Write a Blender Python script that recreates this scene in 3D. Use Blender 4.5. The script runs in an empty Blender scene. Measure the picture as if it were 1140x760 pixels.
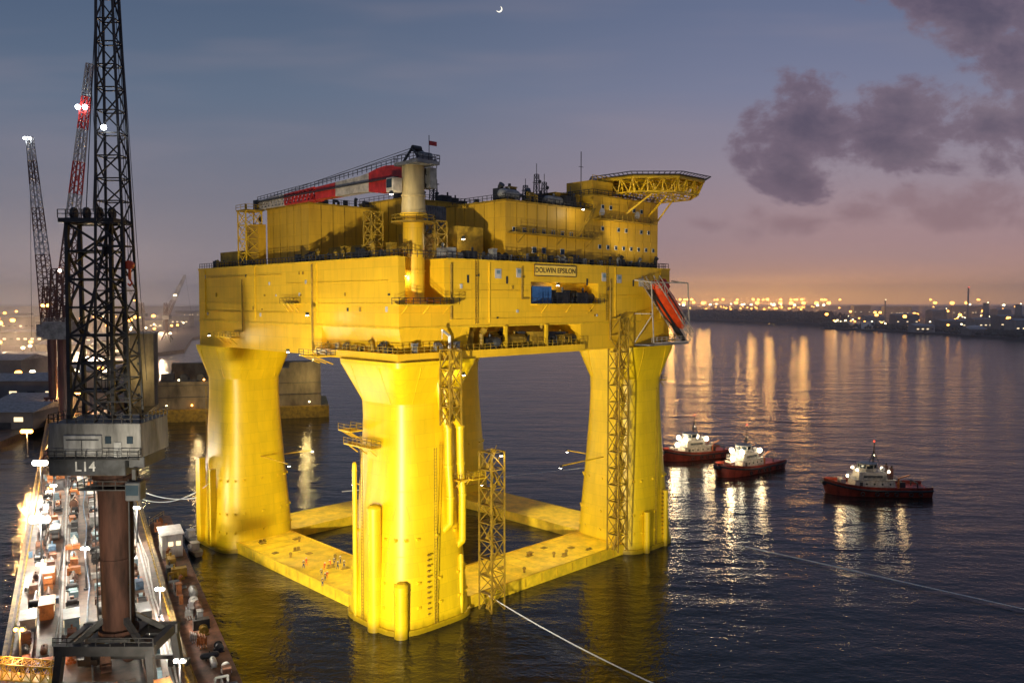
import bpy, bmesh, math, random
from mathutils import Vector, Matrix
R=math.radians
random.seed(7)
scene=bpy.context.scene
col=scene.collection
F=900.0; H=61.0
PIT=math.atan(45/F)

# ------------------------------------------------------------------ helpers
def at(u,v,z=0.0):
    x=(u-570)/F; yc=(380-v)/F
    d=Vector((x, math.cos(PIT)+math.sin(PIT)*yc, -math.sin(PIT)+math.cos(PIT)*yc))
    t=(z-H)/d.z
    return Vector((0,0,H))+d*t

def tag(o,label=None,cat=None,group=None,kind=None):
    if label: o['label']=label
    if cat: o['category']=cat
    if group: o['group']=group
    if kind: o['kind']=kind
    return o
def empty(name,loc,rz=0,label=None,cat=None,group=None):
    o=bpy.data.objects.new(name,None); col.objects.link(o)
    o.location=loc; o.rotation_euler=(0,0,rz); o.empty_display_size=0.5
    return tag(o,label,cat,group)
def dup(root,loc,rz,label=None,group=None):
    r=root.copy(); col.objects.link(r); r.location=loc; r.rotation_euler=(0,0,rz)
    if label: r['label']=label
    if group: r['group']=group
    for ch in list(root.children):
        c=ch.copy(); col.objects.link(c); c.parent=r
        for g in list(ch.children):
            d=g.copy(); col.objects.link(d); d.parent=c
    return r

class MB:
    def __init__(s): s.v=[]; s.f=[]
    def add(s,vs,fs):
        o=len(s.v); s.v+= [tuple(v) for v in vs]; s.f+=[tuple(i+o for i in f) for f in fs]; return s
    def bb(s,x0,x1,y0,y1,z0,z1):
        v=[(x0,y0,z0),(x1,y0,z0),(x1,y1,z0),(x0,y1,z0),(x0,y0,z1),(x1,y0,z1),(x1,y1,z1),(x0,y1,z1)]
        return s.add(v,[(0,3,2,1),(4,5,6,7),(0,1,5,4),(1,2,6,5),(2,3,7,6),(3,0,4,7)])
    def beam(s,p,q,w,h=None):
        p=Vector(p);q=Vector(q);h=h or w
        d=q-p
        if d.length<1e-5: return s
        d.normalize()
        up=Vector((0,0,1)) if abs(d.z)<.98 else Vector((0,1,0))
        a=d.cross(up).normalized()*w/2; b=a.cross(d).normalized()*h/2
        v=[p-a-b,p+a-b,p+a+b,p-a+b,q-a-b,q+a-b,q+a+b,q-a+b]
        return s.add(v,[(0,3,2,1),(4,5,6,7),(0,1,5,4),(1,2,6,5),(2,3,7,6),(3,0,4,7)])
    def tube(s,p,q,r,r2=None,n=10,caps=True):
        p=Vector(p);q=Vector(q);r2=r if r2 is None else r2
        d=(q-p).normalized()
        up=Vector((0,0,1)) if abs(d.z)<.98 else Vector((0,1,0))
        a=d.cross(up).normalized(); b=a.cross(d).normalized()
        vs=[];fs=[]
        for i in range(n):
            t=2*math.pi*i/n; k=a*math.cos(t)+b*math.sin(t)
            vs.append(p+k*r); vs.append(q+k*r2)
        for i in range(n):
            j=(i+1)%n; fs.append((2*i,2*j,2*j+1,2*i+1))
        if caps:
            fs.append(tuple(2*i for i in range(n))); fs.append(tuple(2*i+1 for i in range(n)))
        return s.add(vs,fs)
    def path(s,pts,r,n=6):
        for a,b in zip(pts,pts[1:]): s.tube(a,b,r,n=n)
        return s
    def prism(s,poly,z0,z1):
        n=len(poly)
        vs=[(x,y,z0) for x,y in poly]+[(x,y,z1) for x,y in poly]
        fs=[tuple(range(n))[::-1],tuple(range(n,2*n))]+[(i,(i+1)%n,n+(i+1)%n,n+i) for i in range(n)]
        return s.add(vs,fs)
    def loft(s,rings,cap=True):
        n=len(rings[0]); vs=[p for r in rings for p in r]; fs=[]
        for k in range(len(rings)-1):
            for i in range(n):
                j=(i+1)%n; fs.append((k*n+i,k*n+j,(k+1)*n+j,(k+1)*n+i))
        if cap:
            fs.append(tuple(range(n))); fs.append(tuple(range((len(rings)-1)*n,len(rings)*n)))
        return s.add(vs,fs)
    def sphere(s,c,r,n=8,m=6,sz=1):
        rings=[]
        for k in range(1,m):
            ph=math.pi*k/m
            rings.append([(c[0]+r*math.sin(ph)*math.cos(2*math.pi*i/n),c[1]+r*math.sin(ph)*math.sin(2*math.pi*i/n),c[2]+r*sz*math.cos(ph)) for i in range(n)])
        return s.loft(rings)
    def rail(s,pts,h=1.15,step=2.0,w=.09,closed=False):
        pts=[Vector(p) for p in pts]
        if closed: pts.append(pts[0])
        for a,b in zip(pts,pts[1:]):
            n=max(1,round((b-a).length/step))
            for i in range(n+1):
                p=a.lerp(b,i/n); s.beam(p,p+Vector((0,0,h)),w)
            for k in (.5,1): s.beam(a+Vector((0,0,h*k)),b+Vector((0,0,h*k)),w)
        return s
    def lattice(s,P0,P1,w0,w1,seg,t,d0=None,d1=None,x=False):
        P0=Vector(P0);P1=Vector(P1);d=(P1-P0).normalized()
        d0=d0 or w0; d1=d1 or w1
        ref=Vector((0,1,0)) if abs(d.y)<.7 else Vector((0,0,1))
        a=d.cross(ref).normalized(); b=a.cross(d).normalized()
        def ring(k):
            f=k/seg; c=P0.lerp(P1,f); w=(w0+(w1-w0)*f)/2; e=(d0+(d1-d0)*f)/2
            return [c-a*w-b*e,c+a*w-b*e,c+a*w+b*e,c-a*w+b*e]
        for k in range(seg):
            r0=ring(k); r1=ring(k+1)
            for i in range(4):
                j=(i+1)%4
                s.beam(r0[i],r1[i],t)
                s.beam(r1[i],r1[j],t*.6)
                if x: s.beam(r0[i],r1[j],t*.55); s.beam(r0[j],r1[i],t*.55)
                elif k%2==0: s.beam(r0[i],r1[j],t*.6)
                else: s.beam(r0[j],r1[i],t*.6)
        return s
    def build(s,name,m,parent=None,smooth=False,label=None,bevel=0,cat=None,group=None,kind=None,ang=35):
        me=bpy.data.meshes.new(name); me.from_pydata(s.v,[],s.f)
        b=bmesh.new(); b.from_mesh(me); bmesh.ops.recalc_face_normals(b,faces=b.faces)
        b.to_mesh(me); b.free()
        if smooth:
            me.polygons.foreach_set('use_smooth',[True]*len(me.polygons))
            try: me.set_sharp_from_angle(angle=R(ang))
            except Exception: pass
        me.materials.append(m)
        o=bpy.data.objects.new(name,me); col.objects.link(o)
        if parent: o.parent=parent
        if bevel:
            md=o.modifiers.new('bevel','BEVEL'); md.width=bevel; md.segments=1; md.limit_method='ANGLE'
        return tag(o,label,cat,group,kind)

def text(name,body,size,m,parent,loc,rot,ext=.03):
    c=bpy.data.curves.new(name,'FONT'); c.body=body; c.size=size; c.extrude=ext; c.align_x='CENTER'; c.align_y='CENTER'
    c.space_character=1.05; c.offset=.012*size
    o=bpy.data.objects.new(name,c); col.objects.link(o)
    bpy.context.view_layer.update()
    dg=bpy.context.evaluated_depsgraph_get()
    me=bpy.data.meshes.new_from_object(o.evaluated_get(dg))
    bpy.data.objects.remove(o)
    t=bpy.data.objects.new(name,me); col.objects.link(t); me.materials.clear(); me.materials.append(m)
    t.parent=parent; t.location=loc; t.rotation_euler=rot
    return t

# ------------------------------------------------------------------ materials
def lin(r,g,b):
    f=lambda c:(c/255/12.92 if c/255<=.04045 else ((c/255+.055)/1.055)**2.4)
    return (f(r),f(g),f(b),1)
def mat(name,c,rough=.5,metal=0.0,var=.25,scale=.6,bump=0.0,stretch=1.0,spec=.5):
    m=bpy.data.materials.new(name); m.use_nodes=True; nt=m.node_tree; b=nt.nodes['Principled BSDF']
    tc=nt.nodes.new('ShaderNodeTexCoord'); mp=nt.nodes.new('ShaderNodeMapping'); mp.inputs['Scale'].default_value=(1,1,stretch)
    nz=nt.nodes.new('ShaderNodeTexNoise'); nz.inputs['Scale'].default_value=scale; nz.inputs['Detail'].default_value=4; nz.inputs['Roughness'].default_value=.65
    nt.links.new(tc.outputs['Object'],mp.inputs[0]); nt.links.new(mp.outputs[0],nz.inputs['Vector'])
    cr=nt.nodes.new('ShaderNodeValToRGB')
    lo=tuple(max(0,x*(1-var*1.6)) for x in c[:3])+(1,); hi=tuple(min(1,x*(1+var)) for x in c[:3])+(1,)
    cr.color_ramp.elements[0].position=.32; cr.color_ramp.elements[0].color=lo
    cr.color_ramp.elements[1].position=.66; cr.color_ramp.elements[1].color=hi
    nt.links.new(nz.outputs['Fac'],cr.inputs[0]); nt.links.new(cr.outputs[0],b.inputs['Base Color'])
    b.inputs['Roughness'].default_value=rough; b.inputs['Metallic'].default_value=metal
    b.inputs['Specular IOR Level'].default_value=spec
    if bump:
        bp=nt.nodes.new('ShaderNodeBump'); bp.inputs['Distance'].default_value=bump
        nt.links.new(nz.outputs['Fac'],bp.inputs['Height']); nt.links.new(bp.outputs[0],b.inputs['Normal'])
    return m
def emis(name,c,st):
    m=bpy.data.materials.new(name); m.use_nodes=True; nt=m.node_tree; nt.nodes.clear()
    o=nt.nodes.new('ShaderNodeOutputMaterial'); e=nt.nodes.new('ShaderNodeEmission')
    e.inputs[0].default_value=(c[0],c[1],c[2],1); e.inputs[1].default_value=st
    nt.links.new(e.outputs[0],o.inputs[0]); return m
def plated(name,c,pw=6.0,ph=3.0,seam=.8,rough=.38,dirt=.35,tide=False):
    m=bpy.data.materials.new(name); m.use_nodes=True; nt=m.node_tree; b=nt.nodes['Principled BSDF']; L=nt.links.new
    tc=nt.nodes.new('ShaderNodeTexCoord'); sp=nt.nodes.new('ShaderNodeSeparateXYZ'); L(tc.outputs['Object'],sp.inputs[0])
    ad=nt.nodes.new('ShaderNodeMath'); L(sp.outputs[0],ad.inputs[0]); L(sp.outputs[1],ad.inputs[1])
    cb=nt.nodes.new('ShaderNodeCombineXYZ'); L(ad.outputs[0],cb.inputs[0]); L(sp.outputs[2],cb.inputs[1])
    br=nt.nodes.new('ShaderNodeTexBrick'); L(cb.outputs[0],br.inputs['Vector'])
    br.inputs['Scale'].default_value=1; br.inputs['Brick Width'].default_value=pw; br.inputs['Row Height'].default_value=ph
    br.inputs['Mortar Size'].default_value=.05; br.inputs['Mortar Smooth'].default_value=.6
    k=lambda f:(c[0]*f,c[1]*f,c[2]*f,1)
    br.inputs['Color1'].default_value=k(1); br.inputs['Color2'].default_value=k(.9); br.inputs['Mortar'].default_value=k(seam)
    mp=nt.nodes.new('ShaderNodeMapping'); mp.inputs['Scale'].default_value=(.55,.55,.07); L(tc.outputs['Object'],mp.inputs[0])
    nz=nt.nodes.new('ShaderNodeTexNoise'); nz.inputs['Scale'].default_value=1.2; nz.inputs['Detail'].default_value=6; nz.inputs['Roughness'].default_value=.7; L(mp.outputs[0],nz.inputs['Vector'])
    rr=nt.nodes.new('ShaderNodeMapRange'); rr.inputs['From Min'].default_value=.28; rr.inputs['From Max'].default_value=.56
    rr.inputs['To Min'].default_value=1-dirt; rr.inputs['To Max'].default_value=1; L(nz.outputs['Fac'],rr.inputs[0])
    n2=nt.nodes.new('ShaderNodeTexNoise'); n2.inputs['Scale'].default_value=.12; n2.inputs['Detail'].default_value=3; L(tc.outputs['Object'],n2.inputs['Vector'])
    r2=nt.nodes.new('ShaderNodeMapRange'); r2.inputs['From Min'].default_value=.3; r2.inputs['From Max'].default_value=.7; r2.inputs['To Min'].default_value=.88; r2.inputs['To Max'].default_value=1.04; L(n2.outputs['Fac'],r2.inputs[0])
    mu=nt.nodes.new('ShaderNodeMath'); mu.operation='MULTIPLY'; L(rr.outputs[0],mu.inputs[0]); L(r2.outputs[0],mu.inputs[1]); last=mu
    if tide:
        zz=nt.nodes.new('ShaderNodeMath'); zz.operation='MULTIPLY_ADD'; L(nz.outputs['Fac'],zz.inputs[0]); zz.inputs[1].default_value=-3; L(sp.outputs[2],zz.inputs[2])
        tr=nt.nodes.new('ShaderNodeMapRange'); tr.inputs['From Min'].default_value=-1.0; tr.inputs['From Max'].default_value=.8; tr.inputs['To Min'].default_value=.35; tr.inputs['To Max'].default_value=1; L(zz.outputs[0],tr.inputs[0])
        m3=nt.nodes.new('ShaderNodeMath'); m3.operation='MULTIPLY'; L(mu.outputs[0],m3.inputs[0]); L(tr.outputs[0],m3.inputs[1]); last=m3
    vm=nt.nodes.new('ShaderNodeVectorMath'); vm.operation='SCALE'; L(br.outputs['Color'],vm.inputs[0]); L(last.outputs[0],vm.inputs['Scale'])
    L(vm.outputs[0],b.inputs['Base Color']); b.inputs['Roughness'].default_value=rough
    bp=nt.nodes.new('ShaderNodeBump'); bp.inputs['Distance'].default_value=.05; bp.inputs['Strength'].default_value=.5
    L(nz.outputs['Fac'],bp.inputs['Height']); L(bp.outputs[0],b.inputs['Normal'])
    return m

M={}
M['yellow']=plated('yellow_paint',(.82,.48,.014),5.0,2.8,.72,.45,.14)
M['yhouse_dim']=plated('dimmed_yellow_house_paint',(.60,.34,.018),4.0,2.8,.72,.5,.22)  # yellow paint dimmed: weaker light on the upper modules put into the colour
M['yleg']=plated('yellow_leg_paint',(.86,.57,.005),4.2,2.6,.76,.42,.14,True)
M['ydeck']=mat('yellow_deck_paint',(.82,.54,.012),.55,var=.18,scale=.35)
M['yfine']=mat('yellow_steelwork',(.70,.43,.012),.45,var=.15)
M['ydark']=mat('ochre_steelwork',(.30,.18,.01),.6,var=.3)
M['dark']=mat('dark_steel',(.025,.026,.03),.5,var=.4)
M['black']=mat('black_crane_paint',(.012,.011,.012),.55,var=.4)
M['grey']=mat('grey_steel',(.20,.20,.20),.5,var=.3)
M['house']=mat('crane_house_paint',(.12,.115,.11),.6,var=.4,stretch=.2)
M['lgrey']=mat('pale_grey_paint',(.42,.41,.40),.5,var=.2,stretch=.2)
M['locker']=mat('weathered_locker_paint',(.22,.215,.21),.6,var=.35,stretch=.2)
M['boomgrey']=mat('weathered_boom_paint',(.46,.40,.33),.5,var=.25)
M['tan']=mat('tan_pedestal_paint',(.46,.35,.16),.5,var=.2,stretch=.2)
M['white']=mat('white_paint',(.72,.72,.70),.4,var=.1)
M['tugwhite']=mat('weathered_white_paint',(.32,.31,.28),.5,var=.3,scale=1.2)
M['maroon']=mat('oxide_red_paint',(.085,.032,.026),.5,var=.35,stretch=.15)
M['rustcol']=mat('rusty_column_paint',(.030,.013,.009),.8,var=.5,stretch=.15,spec=.15)
M['red']=mat('red_paint',(.46,.025,.018),.45,var=.25)
M['orange']=mat('orange_paint',(.74,.07,.012),.4,var=.15)
M['qorange']=mat('worn_orange_paint',(.36,.12,.03),.6,var=.4)
M['qblue']=mat('worn_blue_paint',(.05,.10,.17),.6,var=.4)
M['blue']=mat('blue_paint',(.03,.10,.28),.45,var=.2)
M['lblue']=mat('light_blue_paint',(.16,.24,.28),.45,var=.2)
M['hull']=mat('dark_red_hull',(.18,.026,.014),.4,var=.35,stretch=.3)
M['rust']=mat('rusty_steel',(.13,.055,.03),.7,var=.55,scale=.3)
M['tank']=mat('beige_wall_paint',(.16,.125,.07),.7,var=.4,scale=.15,stretch=.4)
M['conc']=mat('quay_concrete',(.08,.045,.03),.55,var=.6,scale=.3,bump=.05)
M['land']=mat('dark_bank',(.03,.03,.028),.9,var=.5,scale=.02)
M['tree']=mat('bank_foliage',(.022,.028,.016),.9,var=.6,scale=.1)
M['bldg']=mat('warehouse_cladding',(.14,.13,.125),.7,var=.3,scale=.05)
M['bldg2']=mat('pale_warehouse',(.25,.235,.22),.7,var=.3,scale=.05)
M['rope']=mat('white_rope',(.7,.7,.68),.8,var=.1)
M['glass']=mat('dark_glass',(.02,.03,.04),.08,var=.1)
M['skin']=mat('skin',(.35,.2,.14),.6,var=.1)
M['hivis']=mat('orange_overalls',(.8,.16,.02),.7,var=.15)
M['navy']=mat('navy_overalls',(.03,.05,.12),.7,var=.15)
E_white=emis('lamp_white',(1,.92,.76),34)
E_tug=emis('lamp_warm',(1,.84,.55),34)
E_far=emis('lamp_far_orange',(1,.38,.06),12)
E_farw=emis('lamp_far_white',(1,.78,.45),9)
E_or=emis('lamp_orange',(1,.42,.07),16)
E_win=emis('lit_window',(1,.75,.42),1.8)
E_cool=emis('cool_lamp',(.85,.93,1),40)
E_red=emis('red_lamp',(1,.05,.02),6)
E_moon=emis('moonlight',(1,.93,.75),1.6)

# ------------------------------------------------------------------ world
w=bpy.data.worlds.new('World'); scene.world=w; w.use_nodes=True; nt=w.node_tree; nt.nodes.clear(); L=nt.links.new
def mth(op,a,b=None,c=None,clamp=False):
    n=nt.nodes.new('ShaderNodeMath'); n.operation=op; n.use_clamp=clamp
    for i,x in enumerate((a,b,c)):
        if x is None: continue
        if isinstance(x,(int,float)): n.inputs[i].default_value=x
        else: L(x,n.inputs[i])
    return n.outputs[0]
def mixc(f,a,b):
    n=nt.nodes.new('ShaderNodeMix'); n.data_type='RGBA'
    if isinstance(f,(int,float)): n.inputs[0].default_value=f
    else: L(f,n.inputs[0])
    for i,x in ((6,a),(7,b)):
        if isinstance(x,tuple): n.inputs[i].default_value=x
        else: L(x,n.inputs[i])
    return n.outputs[2]
def sstep(x,a,b):
    n=nt.nodes.new('ShaderNodeMapRange'); n.interpolation_type='SMOOTHSTEP'; L(x,n.inputs[0]); n.inputs[1].default_value=a; n.inputs[2].default_value=b; return n.outputs[0]
def ramp(x,stops):
    n=nt.nodes.new('ShaderNodeValToRGB'); cr=n.color_ramp
    while len(cr.elements)<len(stops): cr.elements.new(.5)
    for e,(p,c) in zip(cr.elements,stops): e.position=p; e.color=lin(*c)
    L(x,n.inputs[0]); return n.outputs[0]
tc=nt.nodes.new('ShaderNodeTexCoord'); sp=nt.nodes.new('ShaderNodeSeparateXYZ'); L(tc.outputs['Generated'],sp.inputs[0])
ys=mth('MAXIMUM',sp.outputs[1],.08); A=mth('DIVIDE',sp.outputs[0],ys); E=mth('DIVIDE',sp.outputs[2],ys)
Ep=mth('MULTIPLY',E,2.4,clamp=True)
rl=ramp(Ep,[(0,(158,144,146)),(.08,(140,131,139)),(.3,(120,120,134)),(.6,(98,112,134)),(1,(74,92,120))])
rr_=ramp(Ep,[(0,(232,170,134)),(.06,(200,154,138)),(.18,(172,140,142)),(.38,(150,137,150)),(.62,(122,126,152)),(1,(90,105,137))])
base=mixc(sstep(A,-.35,.45),rl,rr_)
g=mth('MULTIPLY',mth('EXPONENT',mth('MULTIPLY',mth('MULTIPLY',E,E),-1300.0)),mth('EXPONENT',mth('MULTIPLY',mth('POWER',mth('ABSOLUTE',mth('SUBTRACT',A,.34)),2.0),-9.0)))
base=mixc(mth('MULTIPLY',g,.62),base,(1.6,.70,.20,1))
cb=nt.nodes.new('ShaderNodeCombineXYZ'); L(A,cb.inputs[0]); L(mth('MULTIPLY',E,1.5),cb.inputs[1])
nz=nt.nodes.new('ShaderNodeTexNoise'); nz.inputs['Scale'].default_value=10; nz.inputs['Detail'].default_value=8; nz.inputs['Roughness'].default_value=.61; nz.inputs['Distortion'].default_value=.15; L(cb.outputs[0],nz.inputs['Vector'])
nm=mth('MULTIPLY',mth('SUBTRACT',nz.outputs['Fac'],.5),6.5)
def blob(ca,ce,ra,re):
    return mth('SUBTRACT',1.0,mth('ADD',mth('POWER',mth('ABSOLUTE',mth('DIVIDE',mth('SUBTRACT',A,ca),ra)),2.0),mth('POWER',mth('ABSOLUTE',mth('DIVIDE',mth('SUBTRACT',E,ce),re)),2.0)))
bl=None
for a in [(.36,.20,.10,.06),(.35,.155,.06,.035),(.45,.205,.12,.055),(.54,.22,.12,.05),(.60,.36,.13,.07),(.65,.26,.10,.09),(.64,.31,.08,.07)]:
    b=blob(*a); bl=b if bl is None else mth('MAXIMUM',bl,b)
bl=mth('ADD',bl,.45)
dens=sstep(mth('ADD',mth('MAXIMUM',bl,-2.3),nm),0.0,1.0)
b2=None
for a in [(.52,.105,.17,.024),(.60,.115,.12,.03),(.36,.095,.12,.014),(.29,.10,.03,.03),(.49,.125,.07,.025)]:
    b=blob(*a); b2=b if b2 is None else mth('MAXIMUM',b2,b)
dens2=sstep(mth('ADD',mth('MAXIMUM',b2,-2.3),nm),-.2,1.5)
skyc=mixc(mth('MULTIPLY',dens2,.6),base,lin(132,106,114))
skyc=mixc(mth('MULTIPLY',dens,.87),skyc,ramp(sstep(mth('ADD',bl,nm),.1,2.6),[(0,(116,100,116)),(1,(80,72,92))]))
n3=nt.nodes.new('ShaderNodeTexNoise'); n3.inputs['Scale'].default_value=2.2; n3.inputs['Detail'].default_value=3
cb3=nt.nodes.new('ShaderNodeCombineXYZ'); L(A,cb3.inputs[0]); L(mth('MULTIPLY',E,6.0),cb3.inputs[1]); L(cb3.outputs[0],n3.inputs['Vector'])
skyc=mixc(mth('MULTIPLY',sstep(n3.outputs['Fac'],.42,.75),.22),skyc,lin(156,142,150))
bg=nt.nodes.new('ShaderNodeBackground'); L(skyc,bg.inputs[0]); bg.inputs[1].default_value=1.0
ns=nt.nodes.new('ShaderNodeTexSky'); ns.sky_type='NISHITA'; ns.sun_disc=False; ns.sun_elevation=R(1.0); ns.sun_rotation=R(25)
bg2=nt.nodes.new('ShaderNodeBackground'); L(ns.outputs[0],bg2.inputs[0]); bg2.inputs[1].default_value=.001
ads=nt.nodes.new('ShaderNodeAddShader'); L(bg.outputs[0],ads.inputs[0]); L(bg2.outputs[0],ads.inputs[1])
wo=nt.nodes.new('ShaderNodeOutputWorld'); L(ads.outputs[0],wo.inputs[0])

# ------------------------------------------------------------------ camera
cd=bpy.data.cameras.new('camera'); cam=bpy.data.objects.new('camera',cd); col.objects.link(cam)
cam.location=(0,0,H); cam.rotation_euler=(R(90)-PIT,0,0); cd.sensor_width=36; cd.lens=36*F/1140; cd.clip_end=30000; cd.clip_start=.5
scene.camera=cam
scene.view_settings.view_transform='Standard'

# ------------------------------------------------------------------ lights
def spot(loc,target,power,size,blend=.5,c=(1,.93,.78),rad=1.0,parent=None):
    l=bpy.data.lights.new('flood_or_added_beam','SPOT'); l.energy=power; l.spot_size=R(size); l.spot_blend=blend; l.color=c; l.shadow_soft_size=rad
    o=bpy.data.objects.new('flood_or_added_beam',l); col.objects.link(o); o.location=loc
    o.rotation_euler=(Vector(target)-Vector(loc)).to_track_quat('-Z','Y').to_euler()
    if parent: o.parent=parent
    return o
def point(loc,power,c=(1,.9,.7),rad=.3,parent=None):
    l=bpy.data.lights.new('lamp_light','POINT'); l.energy=power; l.color=c; l.shadow_soft_size=rad
    o=bpy.data.objects.new('lamp_light',l); col.objects.link(o); o.location=loc
    if parent: o.parent=parent
    return o
spot((-38,24,20),(-18,195,32),1250000,52,.8,(1,.90,.68),2)
spot((60,30,14),(20,190,34),150000,52,.8,(1,.88,.62),2)
sl=bpy.data.lights.new('sun','SUN'); sl.energy=.10; sl.angle=R(25); sl.color=(.85,.88,1)
so=bpy.data.objects.new('sun',sl); col.objects.link(so); so.rotation_euler=Vector((.35,.8,-.55)).to_track_quat('-Z','Y').to_euler()

hm=bpy.data.materials.new('harbour_haze'); hm.use_nodes=True; hn=hm.node_tree; hn.nodes.clear()
ho=hn.nodes.new('ShaderNodeOutputMaterial'); hv=hn.nodes.new('ShaderNodeVolumeScatter'); hv.inputs['Color'].default_value=(1,.93,.88,1); hv.inputs['Density'].default_value=.00026; hv.inputs['Anisotropy'].default_value=.4
hn.links.new(hv.outputs[0],ho.inputs['Volume'])
MB().bb(-5500,6500,400,4700,.5,150).build('haze',hm,kind='structure')

# ------------------------------------------------------------------ water
wm=bpy.data.materials.new('harbour_water'); wm.use_nodes=True; wn=wm.node_tree; wb=wn.nodes['Principled BSDF']
wb.inputs['Base Color'].default_value=(.010,.011,.011,1); wb.inputs['Roughness'].default_value=.13; wb.inputs['IOR'].default_value=1.33
wt=wn.nodes.new('ShaderNodeTexCoord')
def wnoise(sc,det,mpx,rz=0):
    mp=wn.nodes.new('ShaderNodeMapping'); mp.inputs['Scale'].default_value=mpx; mp.inputs['Rotation'].default_value=(0,0,rz); wn.links.new(wt.outputs['Object'],mp.inputs[0])
    n=wn.nodes.new('ShaderNodeTexNoise'); n.inputs['Scale'].default_value=sc; n.inputs['Detail'].default_value=det; n.inputs['Roughness'].default_value=.55; wn.links.new(mp.outputs[0],n.inputs['Vector']); return n
n1=wnoise(.32,3,(1,1.6,1),.3); n2=wnoise(.012,3,(1,3.5,1),.15); n4=wnoise(1.1,2,(1,1.4,1)); n5=wnoise(.035,2,(1,2.2,1),.2)
b0=wn.nodes.new('ShaderNodeBump'); b0.inputs['Distance'].default_value=2.2; b0.inputs['Strength'].default_value=.4; wn.links.new(n5.outputs['Fac'],b0.inputs['Height'])
b1=wn.nodes.new('ShaderNodeBump'); b1.inputs['Distance'].default_value=.42; b1.inputs['Strength'].default_value=.48; wn.links.new(n1.outputs['Fac'],b1.inputs['Height']); wn.links.new(b0.outputs[0],b1.inputs['Normal'])
b2_=wn.nodes.new('ShaderNodeBump'); b2_.inputs['Distance'].default_value=.14; b2_.inputs['Strength'].default_value=.5; wn.links.new(n4.outputs['Fac'],b2_.inputs['Height']); wn.links.new(b1.outputs[0],b2_.inputs['Normal'])
wn.links.new(b2_.outputs[0],wb.inputs['Normal'])
mr=wn.nodes.new('ShaderNodeMapRange'); mr.inputs[1].default_value=.3; mr.inputs[2].default_value=.7; mr.inputs[3].default_value=.08; mr.inputs[4].default_value=.15
wn.links.new(n2.outputs['Fac'],mr.inputs[0]); wn.links.new(mr.outputs[0],wb.inputs['Roughness'])
MB().add([(-9000,-800,0),(9000,-800,0),(14000,16000,0),(-14000,16000,0)],[(0,1,2,3)]).build('water',wm,kind='structure')

# ------------------------------------------------------------------ moon
mp_=Vector((-62*1.0,4000,61+(335-17)/900*4000))
n=16; r=15
outer=[(r*math.cos(a),0,r*math.sin(a)) for a in [R(-150)+R(210)*i/n for i in range(n+1)]]
inner=[((r*.88)*math.cos(a)-4.2*math.cos(R(-45)),0,(r*.88)*math.sin(a)-4.2*math.sin(R(-45))) for a in [R(-150)+R(210)*i/n for i in range(n+1)]]
inner[0]=outer[0]; inner[-1]=outer[-1]
vs=outer+inner+[(x,2,z) for x,y,z in outer]+[(x,2,z) for x,y,z in inner]; k=n+1
fs=[(i,i+1,k+i+1,k+i) for i in range(n)]+[(2*k+i,2*k+i+1,3*k+i+1,3*k+i) for i in range(n)]
mo=MB().add(vs,fs).build('moon',E_moon,label='thin crescent moon high in the dusk sky',cat='moon'); mo.location=mp_

# ================================================================== PLATFORM
ANG=R(44.5); C0=Vector((-20.3,145,0)); S=84.0
def pl(x,y,z=0): return Vector((C0.x+x*math.cos(ANG)-y*math.sin(ANG), C0.y+x*math.sin(ANG)+y*math.cos(ANG), z))
P=empty('offshore_platform',C0,ANG,'huge yellow four-legged offshore platform standing on a square pontoon base in the harbour','offshore platform')
mb=MB()
mb.prism([(-1.2,-1.2),(50,-1.2),(50,0),(84,0),(84,84),(0,84),(0,27),(-1.2,27)],50,51.5)
mb.prism([(50,0),(84,0),(84,84),(0,84),(0,26),(1.6,26),(1.6,1.2),(17,1.2),(17,6),(50,6)],51.5,56.0)
mb.prism([(0,0),(84,0),(84,84),(0,84)],56.0,60.5)
mb.prism([(0,0),(1.5,0),(1.5,9),(10.6,9),(10.6,0),(34,0),(34,4),(56,4),(56,0),(84,0),(84,84),(0,84)],60.5,65)
mb.prism([(0,0),(1.5,0),(1.5,9),(10.6,9),(10.6,0),(84,0),(84,84),(0,84)],65,69)
mb.add([(0,0,56),(17,0,56),(17,1.2,51.5),(1.6,1.2,51.5),(0,26,56),(1.6,26,51.5)],[(0,3,2,1),(0,4,5,3)])
hull=mb.build('deck_hull',M['yellow'],P)
mb=MB()
for z in (55.9,68.75):
    mb.bb(11 if z>60 else -.12,84.15,-.15,-.003,z,z+.35); mb.bb(-.15,-.003,0,84.15,z,z+.35)
mb.bb(-.1,-.003,.2,84,60.4,60.6); mb.bb(84.003,84.15,0,84,68.7,69.0)
for y in (27.5,54,80): mb.bb(-.25,-.003,y,y+.25,56.7,68.7)
for x in (22,62,80): mb.bb(x,x+.22,-.22,-.003,56.7,68.7)
mb.build('trim_belt',M['yfine'],P)
def ring(cx,cy,a,z,n=96,e=3.4,b=None):
    out=[]; b=b or a
    for i in range(n):
        t=2*math.pi*i/n; c,s_=math.cos(t),math.sin(t)
        out.append((cx+a*math.copysign(abs(c)**(2/e),c),cy+b*math.copysign(abs(s_)**(2/e),s_),z))
    return out
prof=[(-1,10.1,4),(1,10.1,4),(1.02,9.7,4),(6,9.5,3.8),(12,9.15,3.6),(20,8.6,3.4),(28,8.05,3.4),(34,7.7,3.4),(39,7.45,3.6),(42,7.4,4),(49.0,9.9,9),(50,9.95,10)]
legs={}
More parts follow.
